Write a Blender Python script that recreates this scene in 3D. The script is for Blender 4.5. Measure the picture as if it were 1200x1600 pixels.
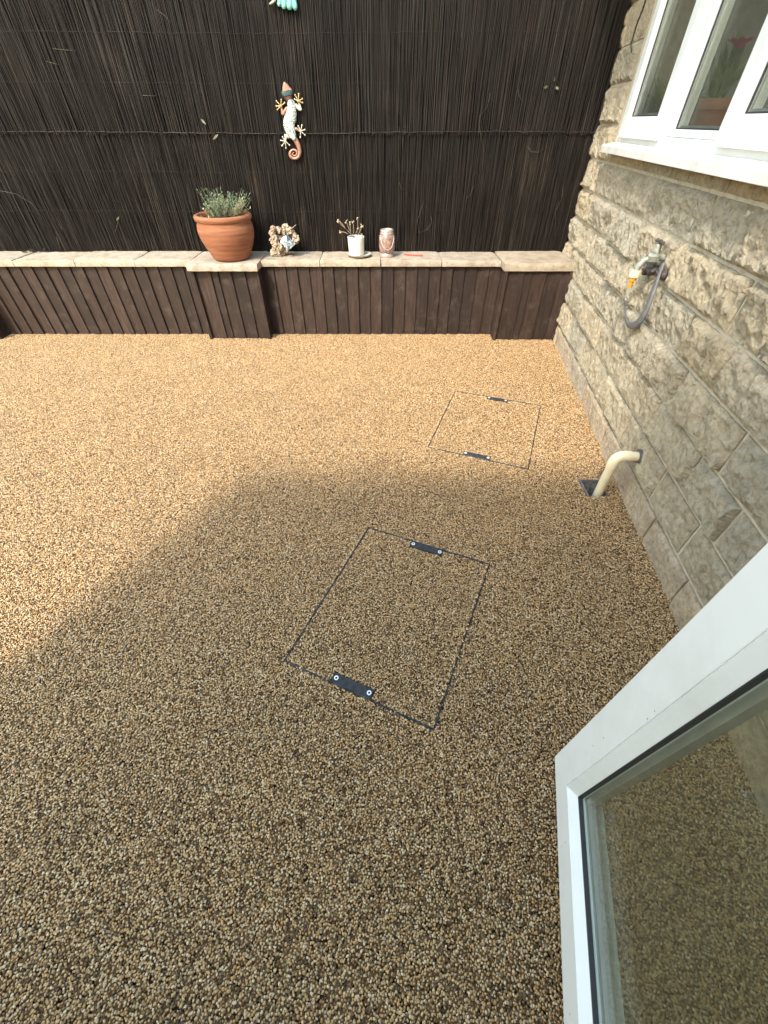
import bpy, bmesh, math, random
import numpy as np
from mathutils import Vector, Matrix, noise

for o in list(bpy.data.objects):
    bpy.data.objects.remove(o, do_unlink=True)
scene = bpy.context.scene
C = scene.collection
rng = random.Random(7)
R = math.radians

# ------------------------------------------------------------------ camera
CAM_H = 1.25
cam_d = bpy.data.cameras.new('camera')
cam = bpy.data.objects.new('camera', cam_d)
C.objects.link(cam)
cam.location = (0, 0, CAM_H)
cam.rotation_euler = (R(90 - 44.105), 0, 0)
cam_d.sensor_fit = 'VERTICAL'
cam_d.sensor_height = 36.0
cam_d.sensor_width = 27.0
cam_d.lens = 630.0 / 1600.0 * 36.0
cam_d.clip_start = 0.02
cam_d.clip_end = 500
scene.camera = cam

# ------------------------------------------------------------------ sky, sun, exposure
SUN_EL = 46.0
to_sun = Vector((-0.49 * math.cos(R(SUN_EL)), -0.872 * math.cos(R(SUN_EL)), math.sin(R(SUN_EL)))).normalized()
world = bpy.data.worlds.new('World')
scene.world = world
world.use_nodes = True
wn = world.node_tree
sky = wn.nodes.new('ShaderNodeTexSky')
sky.sky_type = 'NISHITA'
sky.sun_disc = False
sky.sun_elevation = R(SUN_EL)
sky.sun_rotation = math.atan2(to_sun.x, to_sun.y)
sky.air_density = 2.3
sky.dust_density = 1.4
sky.ozone_density = 0.0
bg = wn.nodes['Background']
bg.inputs['Strength'].default_value = 0.15
wn.links.new(sky.outputs[0], bg.inputs['Color'])

sun_d = bpy.data.lights.new('sun', 'SUN')
sun_d.energy = 1.2
sun_d.angle = R(4.5)
sun_d.color = (1.0, 0.955, 0.87)
sun = bpy.data.objects.new('sun', sun_d)
C.objects.link(sun)
sun.location = (-3, -5, 8)
sun.rotation_euler = (-to_sun).to_track_quat('-Z', 'Y').to_euler()

scene.view_settings.view_transform = 'Standard'
scene.view_settings.look = 'None'
scene.view_settings.exposure = 2.08
scene.view_settings.gamma = 1.0
scene.view_settings.use_curve_mapping = False
scene.render.engine = 'CYCLES'


# ------------------------------------------------------------------ materials
def new_mat(name):
    m = bpy.data.materials.new(name)
    m.use_nodes = True
    nt = m.node_tree
    return m, nt, nt.nodes['Principled BSDF']


def nd(nt, kind, **kw):
    n = nt.nodes.new(kind)
    for k, v in kw.items():
        if k in n.inputs.keys():
            n.inputs[k].default_value = v
        else:
            setattr(n, k, v)
    return n


def ramp(nt, stops, interp='LINEAR'):
    r = nt.nodes.new('ShaderNodeValToRGB')
    r.color_ramp.interpolation = interp
    e = r.color_ramp.elements
    while len(e) < len(stops):
        e.new(0.5)
    for el, (p, c) in zip(e, stops):
        el.position = p
        el.color = (c[0], c[1], c[2], 1)
    return r


def mixc(nt, fac, a, b, mode='MIX'):
    m = nt.nodes.new('ShaderNodeMix')
    m.data_type = 'RGBA'
    m.blend_type = mode
    for sock, v in ((m.inputs[0], fac), (m.inputs[6], a), (m.inputs[7], b)):
        if hasattr(v, 'is_linked') or hasattr(v, 'links'):
            nt.links.new(v, sock)
        elif isinstance(v, (tuple, list)):
            sock.default_value = (v[0], v[1], v[2], 1)
        else:
            sock.default_value = v
    return m.outputs[2]


def worldpos(nt):
    return nt.nodes.new('ShaderNodeNewGeometry').outputs['Position']


def noise_tex(nt, vec, scale, detail=4, rough=0.55, stretch=None):
    if stretch:
        mp = nd(nt, 'ShaderNodeMapping')
        mp.inputs['Scale'].default_value = stretch
        nt.links.new(vec, mp.inputs[0])
        vec = mp.outputs[0]
    n = nd(nt, 'ShaderNodeTexNoise', Scale=scale, Detail=detail, Roughness=rough)
    nt.links.new(vec, n.inputs['Vector'])
    return n


def bump(nt, bsdf, height, strength, dist):
    b = nd(nt, 'ShaderNodeBump', Strength=strength, Distance=dist)
    nt.links.new(height, b.inputs['Height'])
    nt.links.new(b.outputs[0], bsdf.inputs['Normal'])
    return b


def simple(name, col, rough=0.5, metallic=0.0, var=0.12, scale=20, bump_s=0.0, bump_d=0.002, coat=0.0, col2=None):
    m, nt, b = new_mat(name)
    pos = worldpos(nt)
    n = noise_tex(nt, pos, scale)
    lo = tuple(max(0, c * (1 - var)) for c in col) if col2 is None else col2
    hi = tuple(min(1, c * (1 + var)) for c in col) if col2 is None else col
    rp = ramp(nt, [(0.3, lo), (0.7, hi)])
    nt.links.new(n.outputs[0], rp.inputs[0])
    nt.links.new(rp.outputs[0], b.inputs['Base Color'])
    b.inputs['Roughness'].default_value = rough
    b.inputs['Metallic'].default_value = metallic
    b.inputs['Coat Weight'].default_value = coat
    if bump_s:
        n2 = noise_tex(nt, pos, scale * 4, 5)
        bump(nt, b, n2.outputs[0], bump_s, bump_d)
    return m


PEBBLES = [(0.00, (0.030, 0.018, 0.011)), (0.11, (0.085, 0.048, 0.024)), (0.22, (0.19, 0.112, 0.050)),
           (0.33, (0.36, 0.226, 0.098)), (0.45, (0.50, 0.328, 0.146)), (0.57, (0.58, 0.402, 0.190)),
           (0.66, (0.50, 0.268, 0.085)), (0.75, (0.64, 0.468, 0.245)), (0.85, (0.42, 0.315, 0.185)),
           (0.91, (0.69, 0.540, 0.310)), (0.97, (0.74, 0.620, 0.410))]


def make_pebble_mat():
    m, nt, b = new_mat('resin_pebbles')
    at = nd(nt, 'ShaderNodeAttribute', attribute_name='rnd')
    oi = nd(nt, 'ShaderNodeObjectInfo')
    cx = nd(nt, 'ShaderNodeCombineXYZ')
    nt.links.new(at.outputs['Fac'], cx.inputs[0])
    nt.links.new(oi.outputs['Random'], cx.inputs[1])
    wnz = nd(nt, 'ShaderNodeTexWhiteNoise', noise_dimensions='2D')
    nt.links.new(cx.outputs[0], wnz.inputs['Vector'])
    rp = ramp(nt, [(p, (c[0] * 1.06, c[1] * 1.01, c[2] * 1.02)) for p, c in PEBBLES])
    nt.links.new(wnz.outputs['Value'], rp.inputs[0])
    # slow drift in the blend of the aggregate over the patio
    big = noise_tex(nt, worldpos(nt), 3.5, 3, 0.6)
    rb = ramp(nt, [(0.3, (0.95, 0.95, 0.96)), (0.7, (1.04, 1.02, 1.0))])
    nt.links.new(big.outputs[0], rb.inputs[0])
    c = mixc(nt, 1.0, rp.outputs[0], rb.outputs[0], 'MULTIPLY')
    nt.links.new(c, b.inputs['Base Color'])
    b.inputs['Roughness'].default_value = 0.38
    b.inputs['Specular IOR Level'].default_value = 0.30
    return m


def make_patio_mat():
    m, nt, b = new_mat('resin_bound_gravel')
    pos = worldpos(nt)
    v = nd(nt, 'ShaderNodeTexVoronoi', Scale=160.0)
    nt.links.new(pos, v.inputs['Vector'])
    sep = nd(nt, 'ShaderNodeSeparateColor')
    nt.links.new(v.outputs['Color'], sep.inputs[0])
    rp = ramp(nt, [(p, (c[0] * .42, c[1] * .36, c[2] * .33)) for p, c in PEBBLES])
    nt.links.new(sep.outputs[0], rp.inputs[0])
    nt.links.new(rp.outputs[0], b.inputs['Base Color'])
    b.inputs['Roughness'].default_value = 0.85
    b.inputs['Specular IOR Level'].default_value = 0.1
    inv = nd(nt, 'ShaderNodeMath', operation='SUBTRACT')
    inv.inputs[0].default_value = 1.0
    nt.links.new(v.outputs['Distance'], inv.inputs[1])
    bump(nt, b, inv.outputs[0], 0.8, 0.003)
    return m


def make_stone_mat(name, tint=(1, 1, 1)):
    m, nt, b = new_mat(name)
    pos = worldpos(nt)
    oi = nd(nt, 'ShaderNodeObjectInfo')
    n1 = noise_tex(nt, pos, 9, 6, 0.65)
    rp = ramp(nt, [(0.25, (0.30, 0.268, 0.215)), (0.5, (0.395, 0.357, 0.290)), (0.75, (0.48, 0.437, 0.360))])
    nt.links.new(n1.outputs[0], rp.inputs[0])
    n2 = noise_tex(nt, pos, 55, 6, 0.7)
    r2 = ramp(nt, [(0.34, (0.60, 0.60, 0.59)), (0.48, (0.97, 0.97, 0.96)), (0.66, (1.20, 1.19, 1.17))])
    nt.links.new(n2.outputs[0], r2.inputs[0])
    c = mixc(nt, 0.9, rp.outputs[0], r2.outputs[0], 'MULTIPLY')
    # each stone from its own bed: greyer, greener or warmer
    ro = ramp(nt, [(0.0, (0.90, 0.92, 0.93)), (0.4, (1.0, 0.98, 0.94)), (0.75, (1.06, 1.0, 0.9)), (1.0, (0.98, 0.96, 0.93))])
    nt.links.new(oi.outputs['Random'], ro.inputs[0])
    c = mixc(nt, 1.0, c, ro.outputs[0], 'MULTIPLY')
    # lichen bloom
    n3 = noise_tex(nt, pos, 16, 5, 0.7)
    r3 = ramp(nt, [(0.56, (0, 0, 0)), (0.70, (1, 1, 1))])
    nt.links.new(n3.outputs[0], r3.inputs[0])
    c = mixc(nt, r3.outputs[0], c, (0.37, 0.335, 0.275))
    c = mixc(nt, 1.0, c, tint, 'MULTIPLY')
    nt.links.new(c, b.inputs['Base Color'])
    b.inputs['Roughness'].default_value = 0.92
    b.inputs['Specular IOR Level'].default_value = 0.2
    n4 = noise_tex(nt, pos, 85, 8, 0.75)
    bump(nt, b, n4.outputs[0], 1.0, 0.012)
    return m


def make_wood_mat():
    m, nt, b = new_mat('stained_boards')
    pos = worldpos(nt)
    n1 = noise_tex(nt, pos, 14, 6, 0.65, (6, 6, 0.5))
    oi = nd(nt, 'ShaderNodeObjectInfo')
    rp = ramp(nt, [(0.25, (0.013, 0.0072, 0.0055)), (0.5, (0.028, 0.0160, 0.0120)), (0.75, (0.055, 0.0335, 0.0260))])
    nt.links.new(n1.outputs[0], rp.inputs[0])
    ro = ramp(nt, [(0.0, (0.68, 0.68, 0.70)), (0.5, (1.0, 0.97, 0.95)), (1.0, (1.38, 1.36, 1.36))])
    nt.links.new(oi.outputs['Random'], ro.inputs[0])
    c = mixc(nt, 1.0, rp.outputs[0], ro.outputs[0], 'MULTIPLY')
    n3 = noise_tex(nt, pos, 11, 6, 0.7)
    r3 = ramp(nt, [(0.54, (0, 0, 0)), (0.72, (0.75, 0.75, 0.75))])
    nt.links.new(n3.outputs[0], r3.inputs[0])
    c = mixc(nt, r3.outputs[0], c, (0.072, 0.051, 0.040))
    nt.links.new(c, b.inputs['Base Color'])
    b.inputs['Roughness'].default_value = 0.6
    b.inputs['Specular IOR Level'].default_value = 0.35
    n2 = noise_tex(nt, pos, 60, 6, 0.6, (4, 4, 0.4))
    bump(nt, b, n2.outputs[0], 0.5, 0.003)
    return m


def make_reed_mat():
    m, nt, b = new_mat('stained_reeds')
    at = nd(nt, 'ShaderNodeAttribute', attribute_name='col')
    pos = worldpos(nt)
    n1 = noise_tex(nt, pos, 4.5, 6, 0.65, (1, 1, 0.6))
    r1 = ramp(nt, [(0.3, (0.7, 0.66, 0.62)), (0.55, (1.0, 1.0, 1.0)), (0.78, (2.2, 2.1, 1.95))])
    nt.links.new(n1.outputs[0], r1.inputs[0])
    c = mixc(nt, 1.0, at.outputs['Color'], r1.outputs[0], 'MULTIPLY')
    n2 = noise_tex(nt, pos, 30, 5, 0.7, (3, 3, 0.25))
    r2 = ramp(nt, [(0.3, (0.75, 0.75, 0.75)), (0.7, (1.25, 1.22, 1.2))])
    nt.links.new(n2.outputs[0], r2.inputs[0])
    c = mixc(nt, 1.0, c, r2.outputs[0], 'MULTIPLY')
    nt.links.new(c, b.inputs['Base Color'])
    b.inputs['Roughness'].default_value = 0.55
    b.inputs['Specular IOR Level'].default_value = 0.3
    return m


def make_terracotta():
    m, nt, b = new_mat('terracotta')
    pos = worldpos(nt)
    n1 = noise_tex(nt, pos, 8, 6, 0.65, (0.6, 0.6, 9))
    rp = ramp(nt, [(0.28, (0.17, 0.056, 0.024)), (0.5, (0.26, 0.094, 0.042)), (0.74, (0.35, 0.150, 0.076))])
    nt.links.new(n1.outputs[0], rp.inputs[0])
    n2 = noise_tex(nt, pos, 14, 5, 0.7)
    r2 = ramp(nt, [(0.6, (0, 0, 0)), (0.85, (0.5, 0.5, 0.5))])
    nt.links.new(n2.outputs[0], r2.inputs[0])
    c = mixc(nt, r2.outputs[0], rp.outputs[0], (0.42, 0.26, 0.17))
    nt.links.new(c, b.inputs['Base Color'])
    b.inputs['Roughness'].default_value = 0.8
    n3 = noise_tex(nt, pos, 12, 4, 0.6, (0.5, 0.5, 10))
    bump(nt, b, n3.outputs[0], 0.5, 0.004)
    return m


def make_coping():
    m, nt, b = new_mat('cream_coping')
    pos = worldpos(nt)
    oi = nd(nt, 'ShaderNodeObjectInfo')
    n1 = noise_tex(nt, pos, 12, 6, 0.65)
    rp = ramp(nt, [(0.3, (0.25, 0.203, 0.145)), (0.5, (0.35, 0.293, 0.225)), (0.72, (0.44, 0.385, 0.305))])
    nt.links.new(n1.outputs[0], rp.inputs[0])
    ro = ramp(nt, [(0.0, (1.0, 0.97, 0.9)), (1.0, (1.0, 0.96, 0.97))])
    nt.links.new(oi.outputs['Random'], ro.inputs[0])
    c = mixc(nt, 1.0, rp.outputs[0], ro.outputs[0], 'MULTIPLY')
    n2 = noise_tex(nt, pos, 45, 6, 0.75)
    r2 = ramp(nt, [(0.52, (0, 0, 0)), (0.70, (0.85, 0.85, 0.85))])
    nt.links.new(n2.outputs[0], r2.inputs[0])
    c = mixc(nt, r2.outputs[0], c, (0.15, 0.13, 0.085))
    nt.links.new(c, b.inputs['Base Color'])
    b.inputs['Roughness'].default_value = 0.9
    n3 = noise_tex(nt, pos, 110, 6, 0.7)
    bump(nt, b, n3.outputs[0], 0.7, 0.004)
    return m


def make_glass(name, tint, rough=0.0, boost=1.0, film=(0.01, 0.04), fcol=(0.55, 0.55, 0.5)):
    m = bpy.data.materials.new(name)
    m.use_nodes = True
    nt = m.node_tree
    nt.nodes.remove(nt.nodes['Principled BSDF'])
    out = nt.nodes['Material Output']
    tr = nd(nt, 'ShaderNodeBsdfTransparent')
    tr.inputs[0].default_value = (*tint, 1)
    gl = nd(nt, 'ShaderNodeBsdfGlossy', Roughness=rough)
    lw = nd(nt, 'ShaderNodeLayerWeight', Blend=0.5)           # Schlick: 0.04 + 0.96 (1 - cos)^5
    pw5 = nd(nt, 'ShaderNodeMath', operation='POWER')
    pw5.inputs[1].default_value = 5.0
    nt.links.new(lw.outputs['Facing'], pw5.inputs[0])
    mu = nd(nt, 'ShaderNodeMath', operation='MULTIPLY_ADD')
    mu.inputs[1].default_value = 0.96 * boost
    mu.inputs[2].default_value = 0.04 * boost
    mu.use_clamp = True
    nt.links.new(pw5.outputs[0], mu.inputs[0])
    mx = nd(nt, 'ShaderNodeMixShader')
    nt.links.new(mu.outputs[0], mx.inputs[0])
    nt.links.new(tr.outputs[0], mx.inputs[1])
    nt.links.new(gl.outputs[0], mx.inputs[2])
    # thin dust film, also painted as a pale veil of reflected sky
    df = nd(nt, 'ShaderNodeBsdfDiffuse')
    df.inputs[0].default_value = (*fcol, 1)
    n = noise_tex(nt, worldpos(nt), 7, 6, 0.7)
    rp = ramp(nt, [(0.35, (film[0],) * 3), (0.75, (film[1],) * 3)])
    nt.links.new(n.outputs[0], rp.inputs[0])
    mx2 = nd(nt, 'ShaderNodeMixShader')
    nt.links.new(rp.outputs[0], mx2.inputs[0])
    nt.links.new(mx.outputs[0], mx2.inputs[1])
    nt.links.new(df.outputs[0], mx2.inputs[2])
    nt.links.new(mx2.outputs[0], out.inputs[0])
    return m


M = {
    'pebble': make_pebble_mat(), 'patio': make_patio_mat(),
    'stone': make_stone_mat('sandstone', (1.03, 0.99, 0.94)), 'plinth': make_stone_mat('pinkish_sandstone', (1.1, 1.0, 0.95)),
    'mortar': simple('lime_mortar', (0.46, 0.405, 0.32), 0.95, var=0.2, scale=30, bump_s=0.8, bump_d=0.005),
    'wood': make_wood_mat(), 'reed': make_reed_mat(), 'terracotta': make_terracotta(), 'coping': make_coping(),
    'dark_back': simple('dark_backing_panel', (0.012, 0.009, 0.007), 0.9),
    'soil': simple('potting_soil', (0.035, 0.024, 0.016), 0.95, var=0.5, scale=90, bump_s=1, bump_d=0.01),
    'garden': simple('garden_soil', (0.09, 0.07, 0.045), 0.95, var=0.4, scale=6),
    'upvc': simple('white_upvc', (0.76, 0.77, 0.765), 0.32, var=0.02, scale=6),
    'sillpaint': simple('painted_sill', (0.62, 0.60, 0.575), 0.5, var=0.10, scale=12, bump_s=0.2),
    'gasket': simple('black_gasket', (0.03, 0.03, 0.03), 0.6),
    'spacer': simple('aluminium_spacer', (0.42, 0.44, 0.43), 0.35, 0.6),
    'glass': make_glass('window_glass', (0.93, 0.945, 0.93), film=(0.014, 0.04)),
    'door_glass': make_glass('door_glass', (0.93, 0.945, 0.90), film=(0.01, 0.04), fcol=(0.52, 0.48, 0.38)),
    'room': simple('room_wall', (0.27, 0.26, 0.25), 0.9),
    'iron': simple('slate_black_plate', (0.030, 0.031, 0.034), 0.8, var=0.45, scale=70, bump_s=0.3),
    'steel': simple('dark_steel_rim', (0.085, 0.082, 0.08), 0.6, 0.2, var=0.7, scale=25),
    'gap': simple('dark_joint', (0.02, 0.017, 0.014), 0.95),
    'bolt': simple('bright_ring', (0.80, 0.80, 0.80), 0.4, 0.2),
    'cream': simple('cream_plastic', (0.66, 0.58, 0.40), 0.4, var=0.10, scale=15),
    'gully': simple('gully_plastic', (0.16, 0.145, 0.15), 0.6, var=0.4, scale=40),
    'silt': simple('gully_silt', (0.10, 0.09, 0.085), 0.8, var=0.6, scale=60, bump_s=0.8, bump_d=0.006),
    'white_pot': simple('glazed_white', (0.72, 0.70, 0.64), 0.3, var=0.05),
    'saucer': simple('saucer_grey', (0.42, 0.40, 0.33), 0.5, var=0.1),
    'twig': simple('dried_twig', (0.26, 0.19, 0.12), 0.85, var=0.35, scale=60),
    'bud': simple('dried_bud', (0.48, 0.39, 0.26), 0.85, var=0.3, scale=60),
    'lav': simple('lavender_leaf', (0.17, 0.21, 0.12), 0.7, var=0.45, scale=40),
    'lav_dry': simple('lavender_dry', (0.36, 0.29, 0.16), 0.8, var=0.35, scale=40),
    'rock': None, 'crystal': None,
    'copper': simple('copper_paint', (0.33, 0.175, 0.12), 0.45, 0.3, var=0.3, scale=60, bump_s=0.4),
    'bronze': simple('dark_bronze', (0.10, 0.05, 0.04), 0.5, 0.3, var=0.3, scale=50),
    'teal_band': simple('verdigris_band', (0.045, 0.085, 0.085), 0.4, 0.3, var=0.6, scale=120),
    'gold': simple('brass_feet', (0.50, 0.36, 0.17), 0.45, 0.4, var=0.3, scale=60),
    'silver': simple('pewter_feet', (0.52, 0.48, 0.38), 0.45, 0.3, var=0.25, scale=60),
    'mosaic': None,
    'turq': simple('turquoise_enamel', (0.30, 0.62, 0.53), 0.4, 0.1, var=0.35, scale=70, bump_s=0.6, bump_d=0.006, col2=(0.08, 0.30, 0.25)),
    'rose': None,
    'rose_metal': simple('rose_metal', (0.52, 0.40, 0.36), 0.35, 0.5, var=0.2, scale=40),
    'wire': simple('tin_wire', (0.55, 0.52, 0.50), 0.4, 0.6),
    'red': simple('red_plastic', (0.60, 0.10, 0.065), 0.4),
    'brass_old': simple('oxidised_brass', (0.30, 0.31, 0.26), 0.6, 0.4, var=0.4, scale=60, bump_s=0.4),
    'tapdark': simple('tap_dark', (0.10, 0.08, 0.075), 0.6, 0.3, var=0.5, scale=80, bump_s=0.4),
    'tapcream': simple('connector_cream', (0.75, 0.62, 0.40), 0.4),
    'orange': simple('connector_orange', (0.78, 0.33, 0.03), 0.35),
    'hose': simple('grey_strap', (0.13, 0.13, 0.135), 0.5, var=0.25, scale=40),
    'leaf': simple('leaf_green', (0.055, 0.07, 0.025), 0.6, var=0.4, scale=50),
    'leaf_pale': simple('leaf_pale', (0.13, 0.115, 0.08), 0.7, var=0.3, scale=50),
    'tendril': simple('dry_tendril', (0.085, 0.068, 0.048), 0.8, var=0.3, scale=50),
    'pink': simple('pink_petal', (0.55, 0.04, 0.16), 0.6),
    'houseleaf': simple('house_leaf', (0.28, 0.33, 0.10), 0.5, var=0.3, scale=40),
    'render': simple('white_render', (0.80, 0.78, 0.74), 0.9, var=0.08, scale=14, bump_s=0.5),
    'roof': simple('roof_felt', (0.09, 0.09, 0.09), 0.9),
    'cable': simple('black_cable', (0.018, 0.017, 0.016), 0.5),
}


def special_mats():
    m, nt, b = new_mat('gnarled_rock')
    pos = worldpos(nt)
    n = noise_tex(nt, pos, 45, 6, 0.7)
    rp = ramp(nt, [(0.3, (0.12, 0.075, 0.055)), (0.45, (0.34, 0.25, 0.18)), (0.6, (0.52, 0.42, 0.29)), (0.75, (0.62, 0.47, 0.24))])
    nt.links.new(n.outputs[0], rp.inputs[0])
    nt.links.new(rp.outputs[0], b.inputs['Base Color'])
    b.inputs['Roughness'].default_value = 0.85
    n2 = noise_tex(nt, pos, 120, 6, 0.7)
    bump(nt, b, n2.outputs[0], 0.8, 0.006)
    M['rock'] = m
    m, nt, b = new_mat('mirror_crystal')
    pos = worldpos(nt)
    v = nd(nt, 'ShaderNodeTexVoronoi', Scale=60.0)
    nt.links.new(pos, v.inputs['Vector'])
    rp = ramp(nt, [(0.2, (0.16, 0.22, 0.30)), (0.5, (0.45, 0.53, 0.60)), (0.8, (0.80, 0.84, 0.86))], 'CONSTANT')
    sp = nd(nt, 'ShaderNodeSeparateColor')
    nt.links.new(v.outputs['Color'], sp.inputs[0])
    nt.links.new(sp.outputs[0], rp.inputs[0])
    nt.links.new(rp.outputs[0], b.inputs['Base Color'])
    b.inputs['Metallic'].default_value = 0.35
    b.inputs['Roughness'].default_value = 0.15
    M['crystal'] = m
    m, nt, b = new_mat('crackle_mosaic')
    pos = worldpos(nt)
    v = nd(nt, 'ShaderNodeTexVoronoi', Scale=125.0, feature='DISTANCE_TO_EDGE')
    nt.links.new(pos, v.inputs['Vector'])
    rp = ramp(nt, [(0.06, (0.10, 0.15, 0.13)), (0.2, (0.80, 0.80, 0.76))])
    nt.links.new(v.outputs['Distance'], rp.inputs[0])
    nt.links.new(rp.outputs[0], b.inputs['Base Color'])
    b.inputs['Roughness'].default_value = 0.3
    M['mosaic'] = m
    m, nt, b = new_mat('rose_mottled_glass')
    pos = worldpos(nt)
    n = noise_tex(nt, pos, 50, 5, 0.7)
    rp = ramp(nt, [(0.3, (0.14, 0.07, 0.055)), (0.5, (0.36, 0.22, 0.18)), (0.7, (0.55, 0.40, 0.34))])
    nt.links.new(n.outputs[0], rp.inputs[0])
    nt.links.new(rp.outputs[0], b.inputs['Base Color'])
    b.inputs['Roughness'].default_value = 0.12
    b.inputs['Transmission Weight'].default_value = 0.25
    M['rose'] = m


special_mats()


def add_specks(m):
    nt = m.node_tree
    b = nt.nodes['Principled BSDF']
    src = b.inputs['Base Color'].links[0].from_socket
    pos = worldpos(nt)
    v = nd(nt, 'ShaderNodeTexVoronoi', Scale=34.0)
    nt.links.new(pos, v.inputs['Vector'])
    rp = ramp(nt, [(0.035, (1, 1, 1)), (0.06, (0, 0, 0))])
    nt.links.new(v.outputs['Distance'], rp.inputs[0])
    sp = nd(nt, 'ShaderNodeSeparateColor')
    nt.links.new(v.outputs['Color'], sp.inputs[0])
    gt = nd(nt, 'ShaderNodeMath', operation='GREATER_THAN')
    gt.inputs[1].default_value = 0.55
    nt.links.new(sp.outputs[0], gt.inputs[0])
    mu = nd(nt, 'ShaderNodeMath', operation='MULTIPLY')
    nt.links.new(rp.outputs[0], mu.inputs[0])
    nt.links.new(gt.outputs[0], mu.inputs[1])
    n = noise_tex(nt, pos, 5, 6, 0.7)
    rn = ramp(nt, [(0.45, (1, 1, 1)), (0.8, (0.86, 0.85, 0.82))])
    nt.links.new(n.outputs[0], rn.inputs[0])
    c = mixc(nt, 1.0, src, rn.outputs[0], 'MULTIPLY')
    c = mixc(nt, mu.outputs[0], c, (0.16, 0.14, 0.12))
    nt.links.new(c, b.inputs['Base Color'])


add_specks(M['upvc'])


# ------------------------------------------------------------------ mesh helpers
class MB:
    def __init__(self):
        self.v, self.f, self.c = [], [], []
        self.cur = (1, 1, 1)

    def add(self, verts, faces):
        b = len(self.v)
        self.v += [tuple(p) for p in verts]
        self.c += [self.cur] * len(verts)
        self.f += [tuple(i + b for i in f) for f in faces]

    def box(self, lo, hi, mat=None):
        x0, y0, z0 = lo
        x1, y1, z1 = hi
        vs = [Vector(p) for p in ((x0, y0, z0), (x1, y0, z0), (x1, y1, z0), (x0, y1, z0), (x0, y0, z1), (x1, y0, z1), (x1, y1, z1), (x0, y1, z1))]
        if mat:
            vs = [mat @ p for p in vs]
        self.add(vs, [(0, 3, 2, 1), (4, 5, 6, 7), (0, 1, 5, 4), (1, 2, 6, 5), (2, 3, 7, 6), (3, 0, 4, 7)])
        return self

    def tube(self, pts, rad, n=8, caps=True, flat=1.0, up=None):
        pts = [Vector(p) for p in pts]
        k = len(pts)
        rads = rad if isinstance(rad, (list, tuple)) else [rad] * k
        ref = Vector(up) if up else None
        verts, faces = [], []
        prev = None
        for i, p in enumerate(pts):
            t = (pts[min(i + 1, k - 1)] - pts[max(i - 1, 0)]).normalized()
            if prev is None:
                a = ref if ref else (Vector((0, 0, 1)) if abs(t.z) < 0.9 else Vector((1, 0, 0)))
                u = (a - t * a.dot(t)).normalized()
            else:
                u = (prev - t * prev.dot(t)).normalized()
            prev = u
            w = t.cross(u)
            for j in range(n):
                a = 2 * math.pi * j / n
                verts.append(p + u * (math.cos(a) * rads[i] * flat) + w * (math.sin(a) * rads[i]))
        for i in range(k - 1):
            for j in range(n):
                j2 = (j + 1) % n
                faces.append((i * n + j, i * n + j2, (i + 1) * n + j2, (i + 1) * n + j))
        if caps:
            faces.append(tuple(reversed(range(n))))
            faces.append(tuple(range((k - 1) * n, k * n)))
        self.add(verts, faces)
        return self

    def lathe(self, prof, n=48, centre=(0, 0, 0), wob=0.0):
        cx, cy, cz = centre
        verts, faces = [], []
        for (r, z) in prof:
            for j in range(n):
                a = 2 * math.pi * j / n
                rr = r * (1 + wob * math.sin(3 * a + z * 20))
                verts.append((cx + rr * math.cos(a), cy + rr * math.sin(a), cz + z))
        for i in range(len(prof) - 1):
            for j in range(n):
                j2 = (j + 1) % n
                faces.append((i * n + j, i * n + j2, (i + 1) * n + j2, (i + 1) * n + j))
        if prof[0][0] > 1e-5:
            faces.append(tuple(reversed(range(n))))
        if prof[-1][0] > 1e-5:
            faces.append(tuple(range((len(prof) - 1) * n, len(prof) * n)))
        self.add(verts, faces)
        return self

    def prism(self, outline, fn, thick, dome=0.0):
        """extrude a 2-D outline (list of (a,b)); fn(a,b,depth) gives the 3-D point"""
        n = len(outline)
        fr = [fn(a, b, thick) for a, b in outline]
        bk = [fn(a, b, 0.0) for a, b in outline]
        ca = sum(a for a, b in outline) / n
        cb = sum(b for a, b in outline) / n
        cen = fn(ca, cb, thick + dome)
        vs = fr + bk + [cen]
        fs = []
        for i in range(n):
            j = (i + 1) % n
            fs.append((i, j, 2 * n))
            fs.append((i, n + i, n + j, j))
        fs.append(tuple(range(n, 2 * n)))
        self.add(vs, fs)
        return self

    def build(self, name, mat, parent=None, smooth=False, bevel=0.0, seg=2, fix=True, col=False, angle=None):
        me = bpy.data.meshes.new(name)
        me.from_pydata(self.v, [], self.f)
        if col:
            at = me.attributes.new('col', 'FLOAT_COLOR', 'POINT')
            arr = np.ones((len(self.v), 4), dtype=np.float32)
            arr[:, :3] = np.array(self.c, dtype=np.float32)
            at.data.foreach_set('color', arr.ravel())
        if fix:
            bm = bmesh.new()
            bm.from_mesh(me)
            bmesh.ops.recalc_face_normals(bm, faces=bm.faces)
            bm.to_mesh(me)
            bm.free()
        if smooth:
            me.polygons.foreach_set('use_smooth', [True] * len(me.polygons))
        me.materials.append(mat)
        o = bpy.data.objects.new(name, me)
        C.objects.link(o)
        if parent:
            o.parent = parent
        if bevel:
            b = o.modifiers.new('bevel', 'BEVEL')
            b.width = bevel
            b.segments = seg
            b.limit_method = 'ANGLE'
        if smooth and angle:
            me.set_sharp_from_angle(angle=R(angle))
        return o


def thing(name, label, cat, group=None):
    o = bpy.data.objects.new(name, None)
    o.empty_display_size = 0.05
    C.objects.link(o)
    o['label'] = label
    o['category'] = cat
    if group:
        o['group'] = group
    return o


def tag(o, label, cat=None, kind=None, group=None):
    o['label'] = label
    if cat:
        o['category'] = cat
    if kind:
        o['kind'] = kind
    if group:
        o['group'] = group
    return o


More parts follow.
